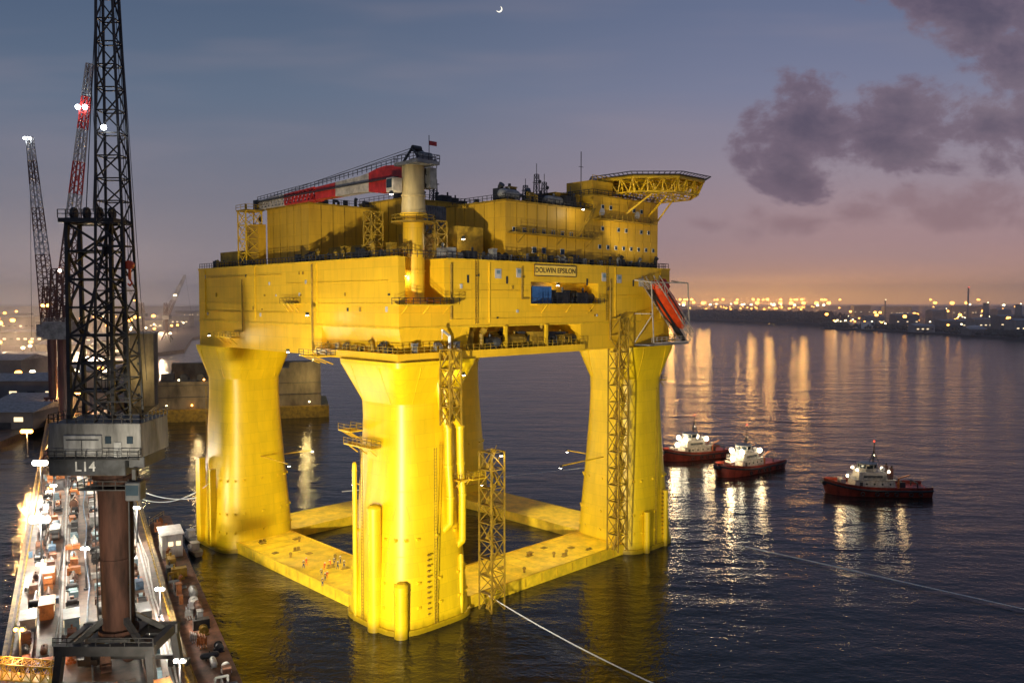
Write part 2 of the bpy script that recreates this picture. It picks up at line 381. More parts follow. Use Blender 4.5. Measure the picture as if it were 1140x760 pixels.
for nm_,cx,cy in (('near',7.8,7.8),('left',7.8,76.2),('right',76.2,7.8),('back',76.2,76.2)):
    mb=MB(); mb.loft([ring(cx,cy,a if z<44 else a*.9+(.95 if nm_=='near' else .1),z,e=e) for z,a,e in prof])
    for z,a in ((1.5,9.72),(14.2,9.05),(26,8.22)):
        rg=ring(cx,cy,a+.05,z,n=48); r2=ring(cx,cy,a+.05,z+.18,n=48); n=48
        mb.add(rg+r2,[(i,(i+1)%n,n+(i+1)%n,n+i) for i in range(n)])
    for z,a in ((4.5,9.6),(9,9.4),(17,8.85)):
        for p in ring(cx,cy,a+.08,z,n=20): mb.bb(p[0]-.26,p[0]+.26,p[1]-.26,p[1]+.26,z,z+.5)
    lab={'near':'leg nearest the viewer with pipes and ladders on its side','left':'left rear leg','right':'right leg beside the tall stair tower','back':'far leg behind the others'}[nm_]
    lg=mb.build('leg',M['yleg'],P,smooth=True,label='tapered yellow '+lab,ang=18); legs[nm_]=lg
    sc_=1 if nm_=='near' else .92
    for sx,sy in ((-1,0),(1,0),(0,-1),(0,1)):
        for f in (-.5,.5):
            mb=MB()
            if sx: 
                x0=cx+sx*7.3; x1=cx+sx*(9.7*sc_); yy=cy+f*9
                mb.add([(x0,yy,42),(x0,yy,50),(x1+sx*.15,yy,50),(x1+sx*.15,yy,48.6),(x0,yy+.2,42),(x0,yy+.2,50),(x1+sx*.15,yy+.2,50),(x1+sx*.15,yy+.2,48.6)],[(0,1,2,3),(7,6,5,4),(0,3,7,4),(3,2,6,7)])
            else:
                y0=cy+sy*7.3; y1=cy+sy*(9.7*sc_); xx=cx+f*9
                mb.add([(xx,y0,42),(xx,y0,50),(xx,y1+sy*.15,50),(xx,y1+sy*.15,48.6),(xx+.2,y0,42),(xx+.2,y0,50),(xx+.2,y1+sy*.15,50),(xx+.2,y1+sy*.15,48.6)],[(0,1,2,3),(7,6,5,4),(0,3,7,4),(3,2,6,7)])
            mb.build('shoulder_bracket',M['yleg'],lg)
mb=MB(); o0,i0=.8,15.4
mb.bb(o0,i0,14,70,-1,2.4); mb.bb(S-i0,S-o0,14,70,-1,2.4); mb.bb(14,70,o0,i0,-1,2.4-.004); mb.bb(14,70,S-i0,S-o0,-1,2.4-.004)
pon=mb.build('pontoon_ring',M['ydeck'],P)
mb=MB()
for y in range(18,68,5):
    mb.bb(o0-.06,o0-.002,y,y+.5,.4,2.2); mb.bb(y,y+.5,o0-.06,o0-.002,.4,2.2)
for y in range(17,68,4):
    mb.bb(o0+.4,i0-.4,y,y+.1,2.403,2.45); mb.bb(y,y+.1,o0+.4,i0-.4,2.403,2.45)
mb.bb(o0,o0+.2,15,69,2.4,2.65); mb.bb(15,69,o0,o0+.2,2.4,2.65); mb.bb(i0-.2,i0,i0,69,2.4,2.65); mb.bb(i0,69,i0-.2,i0,2.4,2.65)
mb.build('deck_stiffener',M['yfine'],pon)
rnd=random.Random(3)
for i in range(22):
    x,y=(rnd.uniform(3,13),rnd.uniform(20,64)) if i%2 else (rnd.uniform(24,62),rnd.uniform(3,13))
    mb=MB(); h=rnd.uniform(.3,.9)
    if i%3==0:
        mb.tube((x,y,2.4),(x,y,2.4+h),.35,n=10); mb.tube((x+.9,y,2.4),(x+.9,y,2.4+h),.35,n=10); mb.bb(x-.5,x+1.4,y-.4,y+.4,2.4,2.5); nm2='bollard'
    elif i%3==1:
        mb.bb(x-.7,x+.7,y-.6,y+.6,2.4,2.55); mb.tube((x,y,2.55),(x,y,2.7),.4); nm2='hatch'
    else:
        mb.tube((x,y,2.4),(x,y,3.2),.25); mb.sphere((x,y,3.3),.4); nm2='vent'
    mb.build(nm2,M['ydark'],pon)
for (x,y,r,h) in ((-2.1,5.2,1.35,23),(-.6,-.9,1.3,9.5),(-1.9,11.8,.45,30),(13.4,-1.3,.5,12)):
    mb=MB(); mb.tube((x,y,-1),(x,y,h),r,n=20); mb.tube((x,y,h),(x,y,h+.5),r*1.0,r*.6,n=20); mb.tube((x,y,h-1.2),(x,y,h-1.0),r+.08,n=20)
    mb.build('fender_pipe',M['yleg'],legs['near'],smooth=True)
for k,(x,y,zb) in enumerate(((10.2,-1.5,17),(13.6,-1.0,13))):
    mb=MB(); pts=[(8.6+k*1.2,-.4,46),(9.2+k*1.3,-.9,41),(x-.2,y-.1,37),(x,y,30),(x+.2,y-.3,24),(x+.3,y-.1,zb+2),(x-.6,y+1.5,zb)]
    mb.path(pts,.72,16)
    for p in pts[1:-1]: mb.sphere(p,.74,12,8)
    for p in pts[2:5]: mb.tube((p[0],p[1],p[2]-.2),(p[0],p[1],p[2]+.2),.9,n=16)
    mb.build('caisson_pipe',M['yleg'],legs['near'],smooth=True)
MB().bb(-2.9,-1.4,79,81,1,22).build('fender_fin',M['yleg'],legs['left']); MB().bb(-2.9,-1.4,73,73.6,1,20).build('fender_fin',M['yleg'],legs['left'])
MB().tube((-2.1,82,0),(-2.1,82,20),.5).build('fender_pipe',M['yleg'],legs['left'])
MB().bb(84.2,86.4,3,5,1,20).build('fender_fin',M['yleg'],legs['right'])
MB().tube((80,-2.2,0),(80,-2.2,14),.6,n=14).build('fender_pipe',M['yleg'],legs['right']); MB().tube((72,-2.4,-1),(72,-2.4,10),.8,n=14).build('fender_pipe',M['yleg'],legs['right'])

def stair_tower(x,y,w,z0,z1,seg,m,lab):
    mb=MB(); mb.lattice((x,y,z0),(x,y,z1),w,w,seg,.26)
    t=mb.build('stair_tower',m,P,label=lab)
    dz=(z1-z0)/seg
    for k in range(seg):
        mb=MB(); z=z0+dz*(k+1)
        mb.bb(x-w/2+.1,x-w/2+1.1,y-w/2+.1,y+w/2-.1,z-.1,z)
        mb.build('landing',m,t)
        mb=MB(); a=(x-w/2+1,y+(-.7 if k%2 else .7),z-dz); b=(x+w/2-.2,y+(-.7 if k%2 else .7),z-.05)
        if k%2: a,b=(b[0],a[1],a[2]),(a[0],b[1],b[2])
        mb.beam(a,b,.8,.15); mb.beam((a[0],a[1]-.45,a[2]+1),(b[0],b[1]-.45,b[2]+1),.08)
        mb.build('stair_flight',m,t)
    return t
stair_tower(19.6,-3.4,3.5,.5,31.8,9,M['ydark'],'free yellow lattice stair tower to the right of the near leg')
stair_tower(62.3,-.9,3.3,2.4,57,14,M['ydark'],'tall yellow lattice stair tower running up to the deck by the right leg')
stair_tower(9.2,-3.4,2.8,38,52,4,M['ydark'],'short lattice stair tower under the deck corner')
mb=MB(); mb.bb(14.5,17.8,-3.6,-2.4,26.8,27); mb.rail([(14.5,-3.6,27),(17.8,-3.6,27)],w=.08); mb.rail([(14.5,-2.4,27),(17.8,-2.4,27)],w=.08); mb.beam((14.5,-2.4,27),(13,-.3,25),.3); mb.build('walkway',M['yfine'],P)

def balcony(x0,x1,y0,y1,z,name='balcony',m='yfine',rm='dark',sides='all',br=True):
    mb=MB(); mb.bb(x0,x1,y0,y1,z-.25,z)
    if br:
        for f in (.15,.5,.85):
            if (y1-y0)<(x1-x0): px_=x0+(x1-x0)*f; mb.beam((px_,y0+.2,z-.2),(px_,y1,z-1.8),.18)
            else: py=y0+(y1-y0)*f; mb.beam((x0+.2,py,z-.2),(x1,py,z-1.8),.18)
    b=mb.build(name,M[m],P)
    mb=MB(); mb.rail([(x0,y1,z),(x0,y0,z),(x1,y0,z),(x1,y1,z)],w=.09,step=1.6); mb.build('railing',M[rm],b); return b
balcony(-1.5,12.5,-2.2,-.01,60.4)
balcony(34,56,-1.8,-.01,60.4)
balcony(-2.2,-.01,62,71,52.6,rm='ydark')
balcony(-3.0,-.2,11.5,15.5,36.5,rm='ydark')
balcony(-2.8,-.6,5,14,34,rm='ydark')
balcony(-5.2,-1.21,19,26,50.4)
balcony(83.8,86.2,2,8,41,rm='ydark')
balcony(80,84,-3.0,-.01,51.5,rm='ydark')
balcony(12,15.5,-2.6,-.6,27,rm='ydark')
balcony(-1.6,-.01,34,40,60.5,rm='ydark')
mb=MB(); mb.rail([(-1.2,27,51.5),(-1.2,-1.2,51.5),(50,-1.2,51.5)],w=.1,step=1.5); mb.build('railing',M['ydark'],P)
mb=MB(); mb.rail([(.2,83.8,69),(.2,.2,69),(83.8,.2,69),(83.8,83,69)],w=.11,step=1.4,h=1.25); mb.build('railing',M['dark'],P)
mb=MB(); mb.rail([(1.5,9,60.5),(10.6,9,60.5)],w=.1); mb.build('railing',M['dark'],P)
for x in (26,38): MB().bb(x,x+.6,-.6,.0,51.5,56).build('recess_post',M['yfine'],P)

def machine(kind,x,y,z,s,m,parent,rz=0,name=None):
    mb=MB()
    if kind=='generator':
        mb.bb(-1.6*s,1.6*s,-.9*s,.9*s,.25,2*s); mb.bb(-1.7*s,1.7*s,-1*s,1*s,0,.25); mb.tube((s,0,2*s),(s,0,2.9*s),.22*s,n=10)
        for k in range(6): mb.bb(-1.4*s+k*.28*s,-1.3*s+k*.28*s,-.96*s,-.9*s,.6*s,1.7*s)
        mb.bb(.4*s,1.3*s,-.95*s,-.9*s,.4*s,1.8*s)
    elif kind=='tank':
        mb.tube((-1.6*s,0,1.1*s),(1.6*s,0,1.1*s),.8*s,n=14); mb.sphere((-1.6*s,0,1.1*s),.79*s); mb.sphere((1.6*s,0,1.1*s),.79*s)
        mb.bb(-1.1*s,-.8*s,-.7*s,.7*s,0,.6*s); mb.bb(.8*s,1.1*s,-.7*s,.7*s,0,.6*s); mb.tube((0,0,1.8*s),(0,0,2.3*s),.2*s)
    elif kind=='winch':
        mb.tube((0,-.9*s,.9*s),(0,.9*s,.9*s),.55*s,n=14); mb.tube((0,-.95*s,.9*s),(0,-.85*s,.9*s),.9*s,n=16); mb.tube((0,.85*s,.9*s),(0,.95*s,.9*s),.9*s,n=16)
        mb.bb(-1*s,1*s,-1.2*s,1.2*s,0,.25*s); mb.bb(-.2*s,.2*s,-1.2*s,-1*s,0,1*s); mb.bb(-.2*s,.2*s,1*s,1.2*s,0,1*s); mb.bb(.5*s,1.2*s,.3*s,1*s,.25*s,.9*s)
    elif kind=='cabinet':
        mb.bb(-.7*s,.7*s,-.5*s,.5*s,.15,2.3*s); mb.bb(-.8*s,.8*s,-.6*s,.6*s,2.3*s,2.42*s); mb.bb(-.6*s,-.03*s,-.55*s,-.5*s,.3,2.1*s); mb.bb(.03*s,.6*s,-.55*s,-.5*s,.3,2.1*s); mb.bb(-.75*s,.75*s,-.55*s,.55*s,0,.15)
    elif kind=='vent':
        mb.tube((0,0,0),(0,0,2*s),.35*s,n=12); mb.tube((0,0,2*s),(0,-.5*s,2.5*s),.4*s,.5*s,n=12); mb.tube((0,0,0),(0,0,.2*s),.6*s,n=12)
    elif kind=='pipework':
        for k in range(3):
            yy=(k-1)*.5*s; mb.path([(-1.8*s,yy,.4*s),(-.3*s,yy,.4*s),(-.3*s,yy,(1.6+.3*k)*s),(1.6*s,yy,(1.6+.3*k)*s),(1.6*s,yy,0)],.14*s,8)
        mb.beam((.6*s,-.8*s,0),(.6*s,-.8*s,1.5*s),.15*s); mb.beam((.6*s,.8*s,0),(.6*s,.8*s,1.5*s),.15*s); mb.beam((.6*s,-.8*s,1.5*s),(.6*s,.8*s,1.5*s),.15*s)
    o=mb.build(name or kind,m,parent); o.location=(x,y,z); o.rotation_euler=(0,0,rz); return o
kinds=['generator','tank','winch','cabinet','vent','pipework']
rnd=random.Random(11)
x=19
while x<48:
    k=rnd.choice(kinds); machine(k,x,rnd.uniform(.6,3.5),51.5,rnd.uniform(1.1,1.6),rnd.choice([M['dark'],M['dark'],M['dark'],M['ydark'],M['dark']]),P,rnd.choice([0,0,R(90)])); x+=rnd.uniform(1.5,2.5)
y=3
while y<25:
    machine(rnd.choice(['winch','cabinet','pipework','vent']),-.2,y,51.5,rnd.uniform(.5,.85),rnd.choice([M['dark'],M['grey'],M['ydark']]),P,R(-90)); y+=rnd.uniform(2.4,4.2)
for x in (3.4,8.5,13.5): machine(rnd.choice(['winch','pipework','cabinet']),x,-.1,51.5,.75,rnd.choice([M['grey'],M['dark']]),P)
mb=MB(); mb.tube((11.5,-.4,51.5),(11.5,-.4,54.5),.3,n=10); mb.beam((11.5,-.4,54.4),(8.2,-2.2,55.6),.35); mb.beam((8.2,-2.2,55.6),(8.2,-2.2,54),.08); mb.build('hose_crane',M['white'],P)
x=36.5
for k in ('cabinet','generator','cabinet','pipework','generator','tank'): machine(k,x+6,2,60.5,1.2,M['dark'],P); x+=2.3
y=3
while y<82:
    if not(40<y<60): machine(rnd.choice(['vent','cabinet','pipework','winch','cabinet']),rnd.uniform(1.2,3),y,69,rnd.uniform(.6,1.2),rnd.choice([M['dark'],M['ydark'],M['ydark'],M['dark']]),P,R(-90))
    y+=rnd.uniform(1.4,3.0)
x=13
while x<82:
    machine(rnd.choice(['vent','cabinet','pipework','winch','cabinet','generator']),x,rnd.uniform(1.3,2.4),69,rnd.uniform(.5,1.1),rnd.choice([M['dark'],M['ydark'],M['dark'],M['grey']]),P,R(rnd.choice([0,90])))
    x+=rnd.uniform(1.2,2.0)

def house(name,x0,x1,y0,y1,z0,z1,lab,m='yhouse_dim'):
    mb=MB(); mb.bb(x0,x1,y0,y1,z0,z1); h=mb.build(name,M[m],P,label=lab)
    mb=MB(); 
    mb.bb(x0-.12,x1+.12,y0-.12,y0-.002,z1-.35,z1+.02); mb.bb(x0-.12,x0-.002,y0,y1+.12,z1-.35,z1+.02)
    n=int((x1-x0)/3)
    for i in range(1,n): mb.bb(x0+i*(x1-x0)/n,x0+i*(x1-x0)/n+.12,y0-.1,y0-.002,z0,z1-.4)
    n=int((y1-y0)/3)
    for i in range(1,n): mb.bb(x0-.1,x0-.002,y0+i*(y1-y0)/n,y0+i*(y1-y0)/n+.12,z0,z1-.4)
    mb.build('wall_rib',M['ydark'],h); return h
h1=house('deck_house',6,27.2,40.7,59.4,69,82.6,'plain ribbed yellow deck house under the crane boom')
mb=MB(); mb.rail([(6.2,59,82.62),(6.2,41,82.62),(27,41,82.62)],w=.09); mb.build('railing',M['dark'],h1)
mb=MB(); mb.bb(4,5.95,60,66,69,79); mb.build('side_annex',M['yhouse_dim'],h1)
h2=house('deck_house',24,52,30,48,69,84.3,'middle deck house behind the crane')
mb=MB(); mb.rail([(24.2,48,84.32),(24.2,30.2,84.32),(52,30.2,84.32)],w=.09); mb.build('railing',M['dark'],h2)
mb=MB(); mb.lattice((34,32,84.3),(34,32,89.5),1.4,1.1,4,.16); mb.tube((34,32,89.5),(34,32,91),.08); mb.bb(33,35,31,33,88.3,88.45); mb.build('antenna_mast',M['dark'],h2)
mb=MB(); mb.bb(29,39,29.6,29.99,76,83); 
for k in range(14): mb.bb(29.1+k*.7,29.4+k*.7,29.45,29.6,76.2,82.8)
mb.build('louvre_panel',M['grey'],h2)
mb=MB(); mb.lattice((3.2,62.5,69),(3.2,62.5,82),4,4,4,.25,x=True); mb.build('boom_rest_tower',M['yfine'],P)
mb=MB(); mb.bb(1,5.4,60,65,82,82.3); mb.rail([(1,65,82.3),(1,60,82.3),(5.4,60,82.3)],w=.09); mb.beam((2,62,82.3),(2,62,83.6),.4); mb.beam((5,62,82.3),(5,62,83.6),.4); mb.build('rest_platform',M['ydark'],P)

A2T=85.6
a1=house('accommodation_block',29.5,57.6,3,22,69,82.0,'lower accommodation block with ventilation gear on its roof')
a2=house('accommodation_block',57.7,83,3,22,69,A2T,'taller accommodation block carrying the helideck')
def windows(parent,xs,z,y,w_=.8,h_=.8,m=None):
    for x in xs:
        MB().bb(x-w_/2-.1,x+w_/2+.1,y-.12,y-.002,z-.1,z+h_+.1).build('window_frame',M['lgrey'],parent)
        MB().bb(x-w_/2,x+w_/2,y-.16,y-.122,z,z+h_).build('window',m or M['glass'],parent)
windows(a2,[60+3*i for i in range(8)],73.2,3); windows(a2,[61,67,70,76,79],77.5,3); windows(a2,[61,64,73,76],82.5,3)
windows(a1,[32+3*i for i in range(8)],75.5,3); windows(a1,[38,41,47],71.3,3,1.1,1.1)
for i in range(18):
    machine(rnd.choice(['cabinet','generator','vent','pipework','tank']),30.8+i*1.5,rnd.uniform(4.5,9),82,rnd.uniform(.9,1.6),rnd.choice([M['dark'],M['dark'],M['ydark'],M['grey']]),P)
for i in range(7):
    machine(rnd.choice(['cabinet','generator','vent','pipework']),9+i*2.8,rnd.uniform(43,45),82.6,rnd.uniform(.6,1.0),M['dark'],P)
for i in range(8):
    machine(rnd.choice(['cabinet','generator','vent','pipework']),26+i*3.1,rnd.uniform(32,34),84.3,rnd.uniform(.6,1.1),M['dark'],P)
mb=MB(); mb.rail([(29.7,20,82.02),(29.7,3.2,82.02),(57.5,3.2,82.02)],w=.1,step=1.4); mb.build('railing',M['dark'],a1)
mb=MB(); mb.rail([(57.9,20,A2T+.02),(57.9,3.2,A2T+.02),(82.9,3.2,A2T+.02)],w=.1,step=1.4); mb.build('railing',M['dark'],a2)
mb=MB(); mb.bb(30,57,.6,2.98,75,75.2); mb.rail([(30,.6,75.2),(57,.6,75.2)],w=.09); 
for x in (33,45,55): mb.beam((x,2.9,73.2),(x,.7,75),.2)
mb.build('gallery',M['ydark'],P)
mb=MB(); mb.rail([(57.7,.9,80.0),(80,.9,80.0)],w=.09); mb.bb(57.7,80,.9,2.98,79.8,80); mb.build('gallery',M['ydark'],P)
mb=MB(); mb.beam((50,1.2,75),(56,1.2,82),.8,.2); mb.beam((50,.8,76),(56,.8,83),.1); mb.build('outside_stair',M['ydark'],P)
for (x,y,h) in ((44,8,9.5),(46.5,8,7.5),(41.5,9,6),(52,5,5)):
    mb=MB(); mb.lattice((x,y,82),(x,y,82+h*.75),1.2,.7,5,.14); mb.tube((x,y,82+h*.75),(x,y,82+h),.07); mb.beam((x-1.2,y,82+h*.55),(x+1.2,y,82+h*.55),.12); mb.sphere((x+1,y,82+h*.55+.4),.42); mb.build('antenna_mast',M['dark'],a1)
mb=MB(); mb.bb(48,56,6,14,82,85.2); mb.bb(47.7,56.3,5.7,14.3,85.2,85.4); mb.build('roof_cabin',M['ydark'],a1)
mb=MB(); mb.tube((56.8,6,82),(56.8,6,95.5),.1); mb.beam((56,6,92),(57.6,6,92),.1); mb.build('whip_aerial',M['dark'],a1)
for x,z in ((60,81.6),(73.5,81.8)):
    mb=MB(); mb.tube((x,2.9,z),(x,2.2,z),.35,.9,n=16); mb.tube((x,2.9,z-.8),(x,2.9,z),.1); mb.build('dish_antenna',M['lgrey'],a2)

# helideck
hx,hy=79.0,3.5
HZ=90.0; HRr=14.0; TD=3.3
mb=MB(); oct_=[(hx+HRr*math.cos(R(22.5+45*i)),hy+HRr*math.sin(R(22.5+45*i))) for i in range(8)]
mb.prism(oct_,HZ,HZ+.5); hd=mb.build('helideck',M['ydark'],P,label='octagonal helideck overhanging the corner')
mb=MB()
o2=[(hx+(HRr+1.6)*math.cos(R(22.5+45*i)),hy+(HRr+1.6)*math.sin(R(22.5+45*i))) for i in range(8)]
for i in range(8):
    a,b=oct_[i],oct_[(i+1)%8]; c,d=o2[i],o2[(i+1)%8]
    mb.beam((c[0],c[1],HZ+.9),(d[0],d[1],HZ+.9),.18); mb.beam((a[0],a[1],HZ+.5),(b[0],b[1],HZ+.5),.2)
    for k in range(9):
        f=k/9; p=(a[0]+(b[0]-a[0])*f,a[1]+(b[1]-a[1])*f,HZ+.4); q=(c[0]+(d[0]-c[0])*f,c[1]+(d[1]-c[1])*f,HZ+.9); mb.beam(p,q,.14)
mb.build('safety_net',M['dark'],hd)
mb=MB()
for i in range(8):
    a,b=oct_[i],oct_[(i+1)%8]; s_=.9
    a1_=(hx+(a[0]-hx)*s_,hy+(a[1]-hy)*s_); b1_=(hx+(b[0]-hx)*s_,hy+(b[1]-hy)*s_)
    mb.beam((a1_[0],a1_[1],HZ-TD),(b1_[0],b1_[1],HZ-TD),.34)
    mb.beam((a[0],a[1],HZ-.15),(b[0],b[1],HZ-.15),.45,.5)
    for f in (0,.33,.67):
        p=(a[0]+(b[0]-a[0])*f,a[1]+(b[1]-a[1])*f,HZ-.1); q=(a1_[0]+(b1_[0]-a1_[0])*f,a1_[1]+(b1_[1]-a1_[1])*f,HZ-TD); mb.beam(p,q,.28)
        q2=(a1_[0]+(b1_[0]-a1_[0])*(f+.165),a1_[1]+(b1_[1]-a1_[1])*(f+.165),HZ-TD); p2=(a[0]+(b[0]-a[0])*(f+.33),a[1]+(b[1]-a[1])*(f+.33),HZ-.1); mb.beam(p,q2,.24); mb.beam(q2,p2,.24)
for k in range(-3,4):
    y=hy+k*3.6; hw=math.sqrt(max(1,(HRr*.93)**2-(k*3.6)**2))
    mb.beam((hx-hw,y,HZ-.25),(hx+hw,y,HZ-.25),.3,.5)
    hw*=.86
    mb.beam((hx-hw,y*.9+hy*.1,HZ-TD),(hx+hw,y*.9+hy*.1,HZ-TD),.28)
    m_=int(hw*2/3.5)
    for j in range(m_):
        xa=hx-hw+2*hw*j/m_; xb=hx-hw+2*hw*(j+1)/m_
        mb.beam((xa,y*.9+hy*.1,HZ-TD),((xa+xb)/2,y,HZ-.3),.22); mb.beam(((xa+xb)/2,y,HZ-.3),(xb,y*.9+hy*.1,HZ-TD),.22)
mb.build('support_truss',M['yfine'],hd)
for (x,y,z,tx,ty) in ((82.9,4,80,6,-4),(82.9,14,80,7,5),(79,3,82,0,-6),(70,3,82,-6,-6),(83,3,A2T,4,0),(70,4,A2T,-6,3),(70,14,A2T,-6,8),(83,16,A2T,3,9)):
    MB().beam((x,y,z),(hx+tx,hy+ty,HZ-TD),.38).build('support_strut',M['yfine'],hd)
mb=MB(); mb.bb(58.5,66,4,12,A2T,89.0); mb.rail([(58.5,4,89.0),(66,4,89.0)],w=.09); mb.build('helideck_access',M['yhouse_dim'],hd)

for x,z in ((24.5,65.5),(30.5,65.8),(58,65.5),(63.5,65.2),(72,64.5)):
    MB().bb(x-.85,x+.85,-.14,-.003,z,z+1.9).build('door',M['lgrey'],P)
    MB().bb(x-.5,x+.5,-.2,-.142,z+.9,z+1.6).build('window',M['lblue'],P)
rnd=random.Random(44)
for x in (16.5,27,52,69,77):
    MB().bb(x-.25,x+.25,-.1,-.003,64.5,66).build('wall_box',M['dark'],P)
for i in range(40):
    s_=rnd.uniform(.25,.55); h_=rnd.uniform(.3,1.0); m_=rnd.choice([M['dark'],M['ydark'],M['lgrey'],M['ydark']])
    if i%2: 
        x=rnd.uniform(12,82); z=rnd.choice([57.5,58.6,61.5,63.4,65.8])
        if 33<x<57 and z>60: continue
        MB().bb(x,x+s_,-.2,-.003,z,z+h_).build('wall_box',m_,P)
    else:
        y=rnd.uniform(2,82); z=rnd.choice([57.5,59,62,64.5,66.5]); MB().bb(-.2,-.003,y,y+s_,z,z+h_).build('wall_box',m_,P)
for (a_,b_,z) in ((12,33,63.0),(57,82,62.2),(12,50,57.4),(52,82,58.2)): MB().bb(a_,b_,-.16,-.003,z,z+.16).build('cable_tray',M['yfine'],P)
for (a_,b_,z) in ((3,40,64.6),(30,82,58.4),(42,80,66.6)): MB().bb(-.16,-.003,a_,b_,z,z+.16).build('cable_tray',M['yfine'],P)
for x in (18.5,58.8): 
    mb=MB(); mb.beam((x-.3,-.3,56.5),(x-.3,-.3,69),.09); mb.beam((x+.3,-.3,56.5),(x+.3,-.3,69),.09)
    for k in range(20): mb.beam((x-.3,-.3,56.8+k*.6),(x+.3,-.3,56.8+k*.6),.06)
    mb.build('ladder',M['ydark'],P)
sb=MB().bb(34.8,47.8,-.35,-.16,66.4,68.5).build('name_board',mat('yellow_board',(.85,.56,.08),.4,var=.05),P,label='yellow name board with dark lettering')
mb=MB(); mb.bb(34.6,48,-.38,-.36,66.2,66.4); mb.bb(34.6,48,-.38,-.36,68.5,68.7); mb.bb(34.6,34.8,-.38,-.36,66.4,68.5); mb.bb(47.8,48,-.38,-.36,66.4,68.5); mb.build('board_frame',M['dark'],sb)
text('lettering','DOLWIN EPSILON',1.5,M['black'],sb,(41.3,-.38,67.45),(R(90),0,0),.02)
for pts,r in (([(12,-.35,68),(12,-.35,57.5)],.18),([(31,-.35,68),(31,-.35,61.5),(33,-.35,61.5)],.15),([(-.35,29,68.5),(-.35,29,51)],.2),([(-.3,60,66),(-.3,60,54),(-.3,64,54)],.15),([(60,-.35,66),(60,-.35,52)],.18)):
    MB().path(pts,r,8).build('wall_pipe',M['ydark'],P)
def ladder(x,y,z0,z1,ax,parent,m):
    mb=MB(); d=(.3,0) if ax=='x' else (0,.3)
    mb.beam((x-d[0],y-d[1],z0),(x-d[0],y-d[1],z1),.09); mb.beam((x+d[0],y+d[1],z0),(x+d[0],y+d[1],z1),.09)
    z=z0+.3
    while z<z1: mb.beam((x-d[0],y-d[1],z),(x+d[0],y+d[1],z),.06); z+=.6
    mb.build('ladder',m,parent)
ladder(6.5,-2.2,1,34,'x',legs['near'],M['ydark']); ladder(-2.2,9,1,36,'y',legs['near'],M['ydark']); ladder(-2.2,76,1,40,'y',legs['left'],M['ydark']); ladder(76,-2.2,1,40,'x',legs['right'],M['ydark'])
for (x,y,pr) in ((4.8,-1.95,legs['near']),(79,-1.95,legs['right'])):
    mb=MB()
    for k in range(12): mb.bb(x,x+(.7 if k%2 else .45),y-.12,y+.3,3+k*1.0,3.25+k*1.0)
    mb.build('draught_mark',M['ydark'],pr)
mb=MB()
for x in (69.5,84.8):
    mb.beam((x,-.1,66),(x,-4.9,65.4),.3); mb.beam((x,-4.9,65.4),(x+1.2,-4.9,51.0),.24); mb.beam((x,-.1,58),(x+.8,-4.9,58),.2); mb.beam((x,-.1,51),(x+.8,-4.9,58),.2)
mb.beam((69.5,-4.9,65.4),(84.8,-4.9,65.4),.26); mb.beam((70.7,-4.9,51.0),(86,-4.9,51.0),.28)
mb.rail([(70,-4.9,51.2),(86,-4.9,51.2)],w=.1)
mb.lattice((71.5,-4.6,66.4),(86.5,-4.6,52.6),1.6,1.6,8,.18); mb.lattice((71.5,-1.0,66.4),(86.5,-1.0,52.6),1.2,1.2,8,.16)
mb.build('lifeboat_davit',M['boomgrey'],P)
mb=MB(); mb.beam((72,-2.8,63.6),(87,-2.8,50.6),1.6,.4); mb.beam((72,-4.0,62.6),(84,-4.0,52),.4,.4); mb.build('launch_ramp',M['dark'],P)
mb=MB(); mb.bb(69.5,86,-4.8,-.01,50.4,50.7); mb.build('davit_platform',M['grey'],P)
lb=empty('lifeboat',pl(78.8,-3.5,59.9),ANG,'orange enclosed free-fall lifeboat hanging nose down at the right corner of the platform','lifeboat')
mb=MB(); rg=[]
for t in [i/14 for i in range(15)]:
    s_=max(.05,math.sin(math.pi*min(1,t*.94+.04))**.42)
    rg.append([(-8+16*t, 2.1*s_*math.cos(a), 2.4*s_*math.sin(a)) for a in [2*math.pi*i/18 for i in range(18)]])
b_=mb.loft(rg).build('boat_hull',M['orange'],lb,smooth=True); b_.rotation_euler=(0,R(42),0)
mb=MB(); mb.bb(-6.4,-3.4,-.9,.9,1.6,3.2); b_=mb.build('cockpit',M['red'],lb,bevel=.3); b_.rotation_euler=(0,R(42),0)
mb=MB(); mb.bb(-4.5,4.5,-2.17,-2.0,-.2,.1); b_=mb.build('dark_stripe',M['dark'],lb); b_.rotation_euler=(0,R(42),0)
